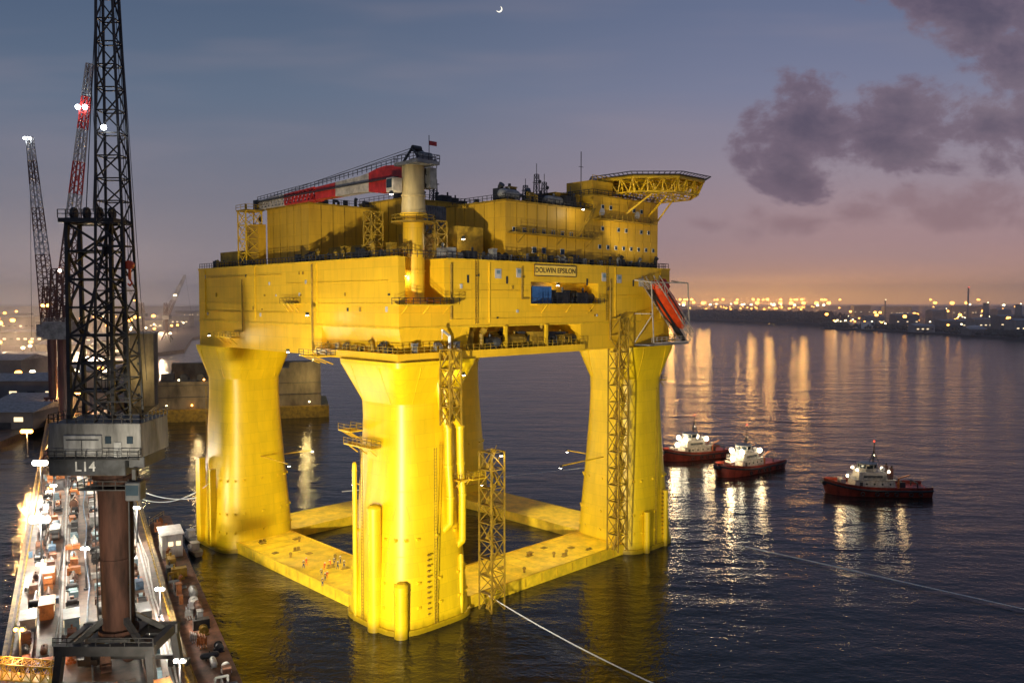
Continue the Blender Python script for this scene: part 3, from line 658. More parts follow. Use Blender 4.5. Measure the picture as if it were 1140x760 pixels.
def container(name,L_,Wd,Hh,m,loc,rz,label,group=None):
    e=empty(name,loc,rz,label,'container',group)
    mb=MB(); mb.bb(-L_/2+.1,L_/2-.1,-Wd/2+.1,Wd/2-.1,.12,Hh-.05)
    n=int(L_/.5)
    for i in range(n):
        x=-L_/2+.25+i*(L_-.5)/n
        for sy in (-1,1): mb.bb(x,x+.22,min(sy*(Wd/2-.1),sy*(Wd/2-.02)),max(sy*(Wd/2-.1),sy*(Wd/2-.02)),.2,Hh-.2)
    mb.build('corrugated_shell',m,e)
    mb=MB()
    for sx in (-1,1):
        for sy in (-1,1):
            mb.bb(min(sx*L_/2,sx*(L_/2-.18)),max(sx*L_/2,sx*(L_/2-.18)),min(sy*Wd/2,sy*(Wd/2-.18)),max(sy*Wd/2,sy*(Wd/2-.18)),0,Hh)
    for z in (.0,Hh-.15):
        for sy in (-1,1): mb.beam((-L_/2+.18,sy*(Wd/2-.09),z+.08),(L_/2-.18,sy*(Wd/2-.09),z+.08),.16)
    mb.build('corner_frame',m,e)
    mb=MB(); mb.bb(L_/2-.1,L_/2-.04,-Wd/2+.2,-.02,.2,Hh-.2); mb.bb(L_/2-.1,L_/2-.04,.02,Wd/2-.2,.2,Hh-.2)
    for y in (-.7,-.3,.3,.7): mb.beam((L_/2-.02,y,.2),(L_/2-.02,y,Hh-.2),.06)
    mb.build('door',m,e); return e
container('shipping_container',6,2.5,3.6,M['blue'],pl(37.8,1.7,60.5),ANG,'blue container standing in the upper opening of the platform\'s right side')
container('shipping_container',6,2.5,2.8,M['dark'],pl(43,2.2,51.5),ANG,'dark container in the lower recess of the platform\'s right side')

# platform crane
PC=empty('pedestal_crane',pl(6.2,3.6,60.5),ANG,'platform crane with tall tan pedestal, its red rooted boom lying to the left','crane')
mb=MB(); mb.tube((0,0,0),(0,0,16.5),2.0,n=28); mb.tube((0,0,16.2),(0,0,16.8),2.5,n=28); mb.tube((0,0,6),(0,0,6.3),2.2,n=28); mb.tube((0,0,-.01),(0,0,.5),2.5,n=28); mb.build('pedestal_base',M['yellow'],PC,smooth=True)
mb=MB(); mb.tube((0,0,16.8),(0,0,20),2.3,2.1,n=28); mb.tube((0,0,20),(0,0,25.5),2.1,n=28); mb.tube((0,0,19.9),(0,0,20.2),2.3,n=28); mb.build('pedestal_column',M['tan'],PC,smooth=True)
mb=MB(); mb.tube((0,0,15.0),(0,0,15.2),4.2,n=20); mb.rail([(4.1*math.cos(R(30*i)),4.1*math.sin(R(30*i)),15.2) for i in range(12)],closed=True,w=.1); mb.build('ring_walkway',M['ydark'],PC)
mb=MB(); mb.bb(-2.6,2.6,-4.6,2.4,25.5,26.1); mb.bb(2.4,4.0,-2.0,.6,21.6,25.4); mb.tube((-1,-3,26.9),(1.6,-3,26.9),.9,n=16); mb.bb(-2.2,2.2,-4.3,-1.8,26.1,26.4); mb.bb(1.9,2.4,-1.2,.4,22.5,24); mb.build('machinery_deck',M['grey'],PC)
mb=MB(); mb.rail([(-2.6,2.4,26.1),(-2.6,-4.6,26.1),(2.6,-4.6,26.1),(2.6,2.4,26.1)],w=.1,step=1.2); mb.rail([(2.4,-2.0,25.4),(4.0,-2.0,25.4),(4.0,.6,25.4)],w=.1,step=1.1); mb.build('railing',M['dark'],PC)
mb=MB(); mb.beam((-1.4,1.4,26),(-1.0,-1,28.6),.35); mb.beam((1.4,1.4,26),(1.0,-1,28.6),.35); mb.beam((-1.4,-4,26),(-1,-1,28.6),.3); mb.beam((1.4,-4,26),(1,-1,28.6),.3); mb.beam((-1.1,-1,28.6),(1.1,-1,28.6),.4); mb.tube((-.9,-1,28.6),(.9,-1,28.6),.6,n=14); mb.tube((1.4,-3,26),(1.4,-3,31),.07); mb.build('a_frame',M['dark'],PC)
mb=MB(); mb.bb(1.42,3.2,-3.05,-2.95,29.2,30.0); mb.build('pennant',M['red'],PC)
mb=MB(); mb.bb(-4.4,-2.2,.4,2.6,20.5,23.2); cabn=mb.build('operator_cab',M['boomgrey'],PC,bevel=.15)
MB().bb(-4.46,-4.402,.7,2.3,21.3,22.9).build('cab_window',M['glass'],cabn)
by0,by1=2.0,59.0
zc=lambda y:24.0-.9*(y/59)
def hh(y): 
    t=(y-by0)/(by1-by0); return 1.8*(1-t)+.9*t+ (.8*math.sin(math.pi*min(1,(y-2)/12)) if y<14 else 0)
for a,b,mm in [(2,13,'red'),(13,25,'boomgrey'),(25,33,'red')]:
    ys_=[a+(b-a)*i/4 for i in range(5)]
    rgs=[[(-1.0,y,zc(y)-hh(y)),(1.0,y,zc(y)-hh(y)),(1.0,y,zc(y)+hh(y)),(-1.0,y,zc(y)+hh(y))] for y in ys_]
    MB().loft(rgs).build('boom_section',M[mm],PC)
for a,b,mm in [(33,46,'red'),(46,59,'boomgrey')]:
    MB().lattice((0,a,zc(a)),(0,b,zc(b)),2.2,2.0,8,.3,2*hh(a),2*hh(b),x=True).build('boom_lattice',M[mm],PC)
mb=MB(); mb.rail([(-.9,4,26.3),(-.9,30,25.0),(-.9,59,24.0)],w=.1,step=1.6,h=1.1); mb.bb(-1.9,-1.12,3,59,23.7,23.85); mb.build('boom_walkway',M['dark'],PC)
for x_ in (-.6,.6): MB().path([(x_,-1,28.8),(x_,30,26.4),(x_,58,24.2)],.06,5).build('hoist_rope',M['dark'],PC)
mb=MB(); mb.tube((-1,59.4,23.2),(1,59.4,23.2),1.0,n=16); mb.beam((0,59.6,23),(0,59.6,20.5),.1); mb.tube((0,59.6,20.6),(0,59.6,19.4),.45,n=10); mb.bb(-1.3,1.3,58.6,60.5,22.1,24.4); mb.build('boom_tip',M['dark'],PC)
mb=MB(); mb.lattice((13.5,6,69),(13.5,6,76.5),3,3,3,.25,x=True); mb.build('access_scaffold',M['ydark'],P)
mb=MB(); mb.lattice((3,12,69),(3,12,78),2.6,2.6,4,.22,x=True); mb.build('access_scaffold',M['ydark'],P)
MB().bb(12,18,10,16,69,74.5).build('switch_cabin',M['ydark'],P); MB().bb(19,26,6,14,69,76).build('switch_cabin',M['ydark'],P)
MB().bb(3,9,66,78,69,73).build('deck_store',M['ydark'],P); MB().bb(8,16,22,36,69,72.5).build('deck_store',M['ydark'],P)

for (x,y,z,pw) in ((-5.4,30,50.6,1300),(-4.4,24,58,500),(-5.6,66,52.8,1100),(3.5,3,65.5,500),(44,1.5,64.2,200),(18,3,73,600),(50,-.5,81,500),(0,2,80,800),(12,-3.8,47,500),(20,-5.6,31,400),(7.8,27,22,14000),(7.8,54,22,14000),(27,7.8,22,14000),(52,7.8,22,14000),(27,76,20,11000),(76,27,20,11000)):
    mb=MB(); mb.bb(-.25,.25,-.25,.25,-.3,.3); f=mb.build('flood_or_added_lamp',M['dark'],P); f.location=(x,y,z+.45)
    g_=MB().bb(-.22,.22,-.22,.22,-.1,-.04).build('flood_or_added_lens',E_white,f); g_.location=(0,0,-.27)
    if z in (20,22):  # lamps and arms on the legs are added to brighten the pontoon
        bx_=7.8 if x<40 else 76.2; by_=7.8 if y<40 else 76.2
        MB().beam((x,y,z+.6),(bx_,by_,z+.6),.25).build('added_lamp_arm',M['yfine'],P)
        spot((x,y,z-.2),(x,y,0),pw,84,.5,(1,.88,.6),.4,P)
    else: point((x,y,z-.2),pw,(1,.86,.55),.4,P)
spot((60,-8,70),(78,3,88),9000,90,.6,(1,.88,.6),.4,P)

# ================================================================== MOORING ROPES
def rope(name,pts,r,label,sag=0):
    mb=MB(); a,b=Vector(pts[0]),Vector(pts[1]); n=14
    pp=[]
    for i in range(n+1):
        t=i/n; p=a.lerp(b,t); p.z-=sag*4*t*(1-t); pp.append(p)
    mb.path(pp,r,6); return mb.build(name,M['rope'],label=label,cat='rope')
rope('mooring_rope',[pl(21,1.5,2.6),at(740,766,.6)],.11,'white mooring line from the near pontoon edge to the bottom of the picture',.8)
rope('mooring_rope',[at(830,608,.4),at(1160,682,.6)],.11,'long pale line on dark water running off to the right edge')
rope('mooring_rope',[pl(40,82,6),at(655,520,.5)],.14,'thin line behind the platform reaching towards the tugs',.3)
rope('mooring_rope',[pl(-1.8,80,12),at(145,540,7)],.12,'white mooring line from the left leg to the quay',2.0)
rope('mooring_rope',[at(150,552,7),pl(-1.8,76,16)],.10,'second thinner line from the quay to the left leg',3.0)

# ================================================================== TUGS
def tug(loc,rz,label,L_=33,W_=11,hullm='hull',power=9000,lr=.42):
    e=empty('tug_boat',loc,rz,label,'tug boat')
    def hb(t):
        if t<.12: return .80+.2*(t/.12)**.5
        if t<.6: return 1
        return max(.04,(1-((t-.6)/.4)**2.3))**.62 if t<1 else .04
    rings=[];top=[]
    N_=22
    for i in range(N_+1):
        t=i/N_; x=-L_/2+L_*t; b=W_/2*hb(t); zd=2.0+1.9*max(0,(t-.45)/.55)**1.8+.25*(1-t)
        rings.append([(x,-b,zd),(x,-b*.97,zd*.5),(x-.0-.05*L_*(t>.9)*(t-.9)*5,-b*.82,-.6),(x-.05*L_*(t>.9)*(t-.9)*5,b*.82,-.6),(x,b*.97,zd*.5),(x,b,zd)]); top.append((x,b,zd))
    hl=MB().loft(rings).build('hull',M[hullm],e,smooth=True)
    mb=MB()
    for i in range(N_):
        for s_ in (-1,1):
            a=top[i];b=top[i+1]
            mb.add([(a[0],s_*a[1],a[2]),(b[0],s_*b[1],b[2]),(b[0],s_*b[1]*1.02,b[2]+1),(a[0],s_*a[1]*1.02,a[2]+1),(a[0],s_*(a[1]-.15),a[2]),(b[0],s_*max(0,b[1]-.15),b[2]),(b[0],s_*max(0,b[1]*1.02-.15),b[2]+1),(a[0],s_*(a[1]*1.02-.15),a[2]+1)],[(0,1,2,3),(4,5,6,7),(3,2,6,7)])
    mb.build('bulwark',M[hullm],hl)
    mb=MB()
    for s_ in (-1,1): mb.path([(p[0],s_*(p[1]+.12),p[2]-.15) for p in top],.32,8)
    mb.tube((L_/2+.1,-1.2,3.4),(L_/2+.1,1.2,3.4),.7,n=12)
    mb.build('rubber_fender',M['black'],e)
    for k in range(6):
        for s_ in (-1,1):
            t=.15+.11*k; i=int(t*N_); p=top[i]
            mb=MB(); c=(p[0],s_*(p[1]+.42),1.1); rr=[]
            for q in range(12):
                a=2*math.pi*q/12; rr.append((c[0]+.55*math.cos(a),c[1],c[2]+.55*math.sin(a)))
            rr.append(rr[0]); mb.path(rr,.18,6); mb.build('tyre_fender',M['black'],e)
    mb=MB()
    def tap(x0,x1,w,z0,z1,inset=.3):
        mb.loft([[(x0,-w,z0),(x1,-w,z0),(x1+.0,w,z0),(x0,w,z0)],[(x0+inset*.3,-w+inset*.4,z1),(x1-inset,-w+inset*.4,z1),(x1-inset,w-inset*.4,z1),(x0+inset*.3,w-inset*.4,z1)]])
    tap(-5,7.5,3.5,2.1,4.9); tap(-2.5,6.2,3.0,4.9,7.3)
    dh=mb.build('deckhouse',M['tugwhite'],e,bevel=.12)
    for x in (-3.4,-1,1.4,3.8):
        for s_ in (-1,1): MB().tube((x,s_*3.35,3.7),(x,s_*3.5,3.7),.3,n=10).build('porthole',M['glass'],dh)
    for s_ in (-1,1):
        MB().bb(5.0,5.9,min(s_*3.4,s_*3.56),max(s_*3.4,s_*3.56),2.3,4.3).build('door',M['dark'],dh)
        MB().bb(-1.2,4.6,min(s_*2.86,s_*3.02),max(s_*2.86,s_*3.02),5.6,6.3).build('window_strip',M['glass'],dh)
    MB().bb(-5.4,7.7,-3.8,3.8,4.9,5.02).build('boat_deck',M['grey'],dh)
    mb=MB(); cxx=2.6
    oc=[(cxx+2.7*math.cos(R(22.5+45*i)),2.5*math.sin(R(22.5+45*i))) for i in range(8)]
    mb.loft([[(x,y,7.3) for x,y in oc],[(x,y,8.3) for x,y in oc]]); o3=[(cxx+(x-cxx)*1.08,y*1.08) for x,y in oc]
    mb.loft([[(x,y,9.55) for x,y in o3],[(cxx+(x-cxx)*1.1,y*1.1,9.75) for x,y in o3],[(cxx+(x-cxx)*.9,y*.9,10.0) for x,y in o3]])
    for x,y in o3: mb.beam((cxx+(x-cxx)*.95,y*.95,8.2),(x,y,9.6),.2)
    wh=mb.build('wheelhouse',M['tugwhite'],e)
    mb=MB(); mb.loft([[(cxx+(x-cxx)*.97,y*.97,8.3) for x,y in oc],[(cxx+(x-cxx)*.99,y*.99,9.55) for x,y in o3]]); mb.build('window_band',M['glass'],wh)
    for s_ in (-1,1):
        mb=MB(); mb.loft([[(-4.5,s_*2.2-.55,4.9),(-3.0,s_*2.2-.55,4.9),(-3.0,s_*2.2+.55,4.9),(-4.5,s_*2.2+.55,4.9)],[(-4.6,s_*2.2-.45,8.6),(-3.5,s_*2.2-.45,8.8),(-3.5,s_*2.2+.45,8.8),(-4.6,s_*2.2+.45,8.6)]])
        fn=mb.build('funnel',M['maroon'],e,bevel=.1); MB().tube((-4.1,s_*2.2,8.5),(-4.2,s_*2.2,9.4),.25).build('exhaust_pipe',M['black'],fn)
    mb=MB(); mb.tube((.8,0,10),(.5,0,16.5),.26,.15); mb.beam((.7,-1.6,12),(.7,1.6,12),.2); mb.beam((.6,-1,14),(.6,1,14),.18); mb.beam((2,0,10),(.7,0,13.5),.18); mb.beam((-1,0,10),(.6,0,13.5),.18); mb.bb(.2,1.4,-.9,.9,11.2,11.35); mb.build('mast',M['dark'],e)
    for z,em in ((12.3,E_tug),(16.7,E_red)): MB().sphere((.6,0,z),.2,8,6).build('mast_light',em,e)
    mb=MB(); mb.tube((10.4,-1.2,4.0),(10.4,1.2,4.0),.7,n=14); mb.bb(9.6,11.2,-1.7,-1.3,3,4.8); mb.bb(9.6,11.2,1.3,1.7,3,4.8); mb.build('towing_winch',M['grey'],e)
    mb=MB(); mb.tube((-8,-1,3.1),(-8,1,3.1),.7,n=14); mb.bb(-8.8,-7.2,-1.4,-1.1,2.2,4); mb.bb(-8.8,-7.2,1.1,1.4,2.2,4); mb.beam((-12,-2.5,2.2),(-12,-2.5,4),.3); mb.beam((-12,2.5,2.2),(-12,2.5,4),.3); mb.beam((-12,-2.5,4),(-12,2.5,4),.35); mb.build('aft_winch',M['dark'],e)
    MB().tube((-6.2,2.6,2.1),(-6.2,2.6,5.5),.3).beam((-6.2,2.6,5.4),(-9.6,2.6,6.6),.3).build('deck_crane',M['qorange'],e)
    mb=MB(); mb.rail([(-5.3,-3.7,5.0),(7.5,-3.7,5.0),(7.5,3.7,5.0),(-5.3,3.7,5.0)],closed=True,w=.08,step=1.3); mb.rail([(-2.4,-2.8,7.3),(6,-2.8,7.3),(6,2.8,7.3),(-2.4,2.8,7.3)],closed=True,w=.08,step=1.3); mb.build('railing',M['grey'],e)
    mb=MB(); mb.sphere((-1.5,2.0,8.2),.6,10,8); mb.build('radar_dome',M['white'],e)
    for (x,y,z) in ((6.4,-2.2,7.9),(6.4,2.2,7.9),(-3,-2.9,7.6),(-3,2.9,7.6),(8.6,0,5.6)):
        MB().sphere((x,y,z),lr,10,8).build('deck_light',E_tug,e)
    point((10.5,0,8),power,(1,.66,.30),.8,e); point((-8.5,0,8.5),power*.6,(1,.66,.30),.8,e); point((1,-8,6.5),power*.18,(1,.7,.35),.6,e); point((1,8,6.5),power*.18,(1,.7,.35),.6,e)
    return e
p3=at(974,549); tug((p3.x,p3.y,0),R(176),'red hulled tug at far right lying broadside, white wheelhouse and lamps on its bow',32,11,power=1300,lr=.34)
p2=at(832,524); tug((p2.x,p2.y,0),R(218),'middle tug of the three, brightly lit, bow turned to the lower left',34,11.5,power=4200,lr=.8)
p1=at(774,509); tug((p1.x,p1.y,0),R(205),'farthest tug of the three, just right of the platform leg',31,11,power=4200,lr=.8)

# ================================================================== QUAY + L14 CRANE
Q=Vector((-57,116,0)); qd=Vector((-.474,.881,0)).normalized(); qn=Vector((qd.y,-qd.x,0)); QA=math.atan2(qd.y,qd.x)
def q(s,o,z=6): 
    p=Q+qd*s+qn*o; return Vector((p.x,p.y,z))
QR=8.0
mb=MB(); mb.prism([tuple(q(-70,-15)[:2]),tuple(q(-70,QR)[:2]),tuple(q(330,QR+2)[:2]),tuple(q(330,-18)[:2])],-1,6); mb.build('quay',M['conc'],kind='structure')
mb=MB(); mb.prism([tuple(q(-70,QR+.01)[:2]),tuple(q(-70,QR+.6)[:2]),tuple(q(330,QR+2.6)[:2]),tuple(q(330,QR+2.01)[:2])],4.6,6.3); mb.prism([tuple(q(-70,-15.6)[:2]),tuple(q(-70,-15.01)[:2]),tuple(q(330,-18.01)[:2]),tuple(q(330,-18.6)[:2])],4.6,6.3)
mb.build('quay_kerb',mat('quay_edge_yellow',(.20,.13,.04),.6,var=.5),kind='structure')
for o_,lb_ in ((-8.4,'left'),(6.2,'right')):
    mb=MB(); mb.beam(q(-70,o_,6.1),q(325,o_,6.1),.3,.2); mb.beam(q(-70,o_+.6,6.04),q(325,o_+.6,6.04),.2,.08); mb.build('crane_rail',M['grey'],label='steel crane rail along the %s side of the quay'%lb_,cat='rail')
for o_,lb_ in ((-14.6,'left'),(QR-.3,'right')):
    mb=MB(); mb.rail([q(-60,o_,6),q(320,o_-(2 if o_<0 else -1.6),6)],w=.1,step=2.4,h=1.2); mb.build('quay_railing',M['ydark'],label='yellow railing along the %s edge of the quay'%lb_,cat='railing')
for o_,m_,nm3 in ((-12.6,'lgrey','grey'),(-12.0,'rust','rusty'),(-4.2,'qblue','blue'),(-8.9,'dark','black'),(2.6,'rust','brown'),(6.9,'lgrey','pale grey')):
    mb=MB(); pts=[q(-40+12*i,o_+.35*math.sin(i*1.7+o_),6.35) for i in range(26)]; mb.path([tuple(p) for p in pts],.22 if o_<-11 else .14,8); mb.build('supply_pipe',M[m_],label='long %s supply line running down the quay'%nm3,cat='pipe')

LC=empty('portal_crane',(-57,115,6),0,'dark portal crane marked L14 standing on the quay in the left foreground','crane')
mb=MB()
for sx in (-1,1):
    for sy in (-1,1):
        mb.beam((sx*6.8,sy*4.4,0.8),(sx*6.2,sy*4.0,6.2),1.0); mb.bb(sx*6.8-1.5,sx*6.8+1.5,sy*4.4-.5,sy*4.4+.5,.2,1.2)
        mb.beam((sx*6,sy*4,5.6),(sx*1.5,sy*1.2,9.5),.7)
    mb.beam((sx*6.2,-4.4,6.2),(sx*6.2,4.4,6.2),1.0,1.3); mb.beam((sx*2.2,-4,6.2),(sx*2.2,4,6.2),.8,1)
for sy in (-1,1): mb.beam((-7,sy*4,6.2),(7,sy*4,6.2),1.0,1.4); mb.beam((-6.8,sy*4.4,1.5),(6.8,sy*4.4,1.5),.4,.6); 
mb.bb(-3,3,-3,3,6.9,7.3)
mb.build('portal',M['black'],LC)
mb=MB(); mb.tube((0,0,7),(0,0,30.6),2.15,2.35,n=28); mb.tube((0,0,7.3),(0,0,7.9),2.7,n=28); mb.tube((0,0,29.8),(0,0,30.9),3.0,n=28); mb.tube((0,0,18),(0,0,18.25),2.4,n=28); mb.build('column',M['rustcol'],LC,smooth=True)
mb=MB(); mb.path([(2.3,-1.2,7.5),(2.5,-1.2,30)],.12,6); mb.path([(-2.3,-1.2,7.5),(-2.45,-1.2,30)],.1,6); mb.rail([(-7,-4.6,7),(7,-4.6,7)],w=.09); mb.bb(-3.5,3.5,-3.5,3.5,28.6,28.75); mb.rail([(-3.5,-3.5,28.75),(3.5,-3.5,28.75),(3.5,3.5,28.75),(-3.5,3.5,28.75)],closed=True,w=.09); mb.build('access_gallery',M['black'],LC)
mb=MB(); mb.prism([(-7.0,-4.4),(3.6,-4.4),(3.6,4.4),(-7.0,4.4)],30.9,33.4); mb.prism([(3.6,-3.4),(5.8,-3.4),(5.8,3.4),(3.6,3.4)],31.8,33.4); hb_=mb.build('house_base',M['dark'],LC,bevel=.08)
mb=MB(); mb.loft([[(-7.1,-4.45,33.4),(5.9,-4.45,33.4),(5.9,4.45,33.4),(-7.1,4.45,33.4)],[(-6.8,-4.45,38.2),(5.8,-4.45,38.2),(5.8,4.45,38.2),(-6.8,4.45,38.2)]]); hs=mb.build('machine_house',M['house'],LC,bevel=.1)
mb=MB(); mb.bb(-4.6,.6,-4.9,-4.48,33.7,36.6); mb.build('side_locker',M['locker'],hs,bevel=.1)
mb=MB(); mb.bb(-4.2,.3,-4.96,-4.902,35.9,36.1); mb.bb(-2.1,-2.0,-4.96,-4.902,33.8,35.9); mb.build('locker_trim',M['dark'],hs)
MB().bb(2.2,3.2,-4.6,-4.47,33.5,35.6).build('door',M['grey'],hs)
for x in (4.0,1.0): MB().bb(x,x+.8,-4.6,-4.47,35.4,36.4).build('window',M['glass'],hs)
text('lettering','L14',1.9,M['lgrey'],hb_,(-1.9,-4.46,32.15),(R(90),0,0),.02)
mb=MB(); mb.rail([(-6.8,4.4,38.2),(-6.8,-4.4,38.2),(5.8,-4.4,38.2),(5.8,4.4,38.2)],w=.1,step=1.3,h=1.2); mb.rail([(-7,-4.5,33.4),(-7,-5.4,33.4),(5.9,-5.4,33.4),(5.9,-4.5,33.4)],w=.09,step=1.5); mb.bb(-7.1,5.9,-5.4,-4.96,33.25,33.4); mb.build('railing',M['black'],LC)
mb=MB(); mb.lattice((-2.6,1,38.2),(-2.6,1.2,66),6.2,6.2,7,.5,4,3.4); 
for z in (42,46,50,54,58,62): mb.bb(-5.4,.2,-.6,2.8,z,z+.1)
mb.beam((-6,-1.2,38.6),(.6,-1,66),.3)
for k in range(6): mb.beam((-5.3 if k%2 else 0.2,.8,38.5+k*4.4),(0.2 if k%2 else -5.3,.8,42.9+k*4.4),.5,.12)
mb.build('a_frame',M['black'],LC)
mb=MB(); mb.bb(-6.4,1.4,-1.5,3.8,66,66.6); mb.rail([(-6.4,-1.5,66.6),(1.4,-1.5,66.6)],w=.1,step=1.2)
for x in (-5.4,-3.6,-1.8,0): mb.tube((x,.6,67.4),(x+.4,.6,67.4),.9,n=14)
mb.build('sheave_deck',M['black'],LC)
mb=MB(); mb.lattice((1.6,-1.5,38),(1.7,-2.5,118),5.0,1.2,26,.28,3.8,1.2,x=False); mb.build('jib',M['black'],LC)
for a_,b_,r_ in (((-3.5,.6,67.6),(1.5,-2.4,114),.07),((-2.5,.6,67.6),(1.9,-2.4,114),.07),((2.3,-2.5,116),(4.0,-2.8,60),.045),((2.6,-2.5,116),(4.3,-2.8,60),.045),((2.4,-2.5,117),(6.2,-3,44),.04)):
    MB().path([a_,b_],r_,5).build('hoist_rope',M['dark'],LC)
mb=MB(); mb.tube((4.1,-3.1,60),(4.1,-2.5,60),.6,n=12); mb.beam((4.1,-2.8,60),(4.1,-2.8,58),.3); mb.path([(4.1,-2.8,58),(4.4,-2.8,57.5),(4.1,-2.8,57.1),(3.8,-2.8,57.4)],.12,6); mb.build('hook_block',M['orange'],LC)
mb=MB(); mb.bb(3.9,6.0,-5.4,-3.4,27.6,30.2); cb_=mb.build('operator_cab',M['dark'],LC,bevel=.15); MB().bb(4.1,5.8,-5.46,-5.402,28.4,29.8).build('cab_window',M['glass'],cb_)
mb=MB(); mb.bb(4.5,5,-4.4,-4,30.2,31.8); mb.build('cab_bracket',M['black'],LC)
MB().sphere((1.6,-4.0,78.5),.36,8,6).build('jib_light',E_cool,LC)

def far_crane(loc,rz,colz,top,off,m1,label,lamps,w0=4.0):
    e=empty('jib_crane',loc,rz,label,'crane')
    mb=MB()
    for sx in (-1,1):
        for sy in (-1,1): mb.beam((sx*6,sy*6,0),(sx*2,sy*2,10),1)
    mb.bb(-3,3,-3,3,10,11); mb.tube((0,0,11),(0,0,colz),2,n=16); mb.build('column',M['maroon'],e)
    mb=MB(); mb.bb(-5,5,-4,6,colz,colz+6); mb.rail([(-5,-4,colz+6),(5,-4,colz+6)],w=.15); mb.build('machine_house',M['grey'],e)
    mb=MB(); mb.lattice((-2,2,colz+6),(-2,2,colz+24),5,3.5,5,.5); mb.build('a_frame',M['maroon'],e)
    n=8; P0=Vector((0,-1,colz+6)); P1=Vector((off,-3,top))
    for k in range(n):
        mb=MB(); a=P0.lerp(P1,k/n); b=P0.lerp(P1,(k+1)/n); mb.lattice(a,b,w0*(1-.6*k/n),w0*(1-.6*(k+1)/n),4,.38); mb.build('jib_section',[M[m1],M['lgrey']][k%2] if k>2 else M['maroon'],e)
    for ps_ in ([(-2,2,colz+24),tuple(P1)],[tuple(P1),(off*1.3,-3,colz)]): MB().path(ps_,.11,4).build('hoist_rope',M['dark'],e)
    for f,em,r_ in lamps:
        p=P0.lerp(P1,f)
        for dx in (-1.2,1.2): MB().sphere((p.x+dx,p.y-2.2,p.z),r_,8,6).build('jib_light',em,e)
        MB().beam((p.x-1.9,p.y-2,p.z),(p.x+1.9,p.y-2,p.z),.2).build('lamp_bar',M['dark'],e)
    return e
c1=q(188,-9); far_crane(c1,0,42,134,13,'red','red and grey jib crane with lamps near its tip, behind the black crane',((.83,E_cool,.8),(.2,E_white,.5)))
c2=at(60,462,6); far_crane((c2.x,c2.y,4),0,40,134,-6,'maroon','leftmost jib crane, pale lattice with a lamp at its tip',((.99,E_cool,.6),(.1,E_or,.8)),w0=5.5)
c3=at(186,378,4); far_crane((c3.x,c3.y,4),0,30,95,30,'grey','dark crane leaning right in the distance, left of the platform',((.5,E_farw,1.2),),w0=7)
c4=at(160,372,4); far_crane((c4.x,c4.y,4),0,30,80,-24,'grey','dark crane leaning left in the distance beside the black crane',((.5,E_far,1.2),),w0=7)

# ---- quay clutter
U1=['first','second','third','fourth','fifth','sixth','seventh','eighth','ninth']
ORD=['nearest','second nearest','third nearest','fourth nearest','fifth nearest','sixth nearest','seventh nearest','eighth nearest','ninth nearest','tenth nearest','eleventh nearest','twelfth nearest','thirteenth nearest','fourteenth nearest','fifteenth nearest','sixteenth nearest','seventeenth nearest','eighteenth nearest','nineteenth nearest','twentieth nearest']
for t_,tt_ in (('twenty','thirtieth'),('thirty','fortieth'),('forty','fiftieth'),('fifty','sixtieth'),('sixty','seventieth'),('seventy','eightieth'),('eighty','ninetieth')):
    ORD+=['%s-%s nearest'%(t_,a) for a in U1]+['%s nearest'%tt_]
rnd=random.Random(21)
cols=[('brown','rust'),('orange','qorange'),('brown','rust'),('white','white'),('grey','grey'),('dark','dark'),('brown','rust'),('light blue','lblue'),('grey','grey'),('dark','dark'),('blue','qblue'),('orange','qorange')]
spots=[]
def free(s,o,r):
    for a,b,c in spots:
        if (a-s)**2+(b-o)**2<(r+c)**2: return False
    return True
for a in [(0,-7,2.5),(0,7,2.5),(-5,-6,2),(6,-6,2),(0,0,3),(188,-9,6)]: spots.append(a)
cnt={}; made=[]
rows=[-13.0,-10.6,-6.6,-2.2,1.0,4.4]
for tr in range(9000):
    s=rnd.uniform(-16,250); o=rnd.choice(rows)+rnd.uniform(-.25,.25)
    k=rnd.choice(['c','c','crate','crate','reel','cabin','pipes','winch','crate','gen','gen','tankq'])
    rd={'c':2.5,'cabin':2.5,'pipes':2.0}.get(k,1.2)
    if free(s,o,rd): spots.append((s,o,rd)); made.append((s,o,k))
    if len(made)>=285: break
made.sort()
def od(key):
    cnt[key]=cnt.get(key,0)+1; return ORD[min(len(ORD)-1,cnt[key]-1)]
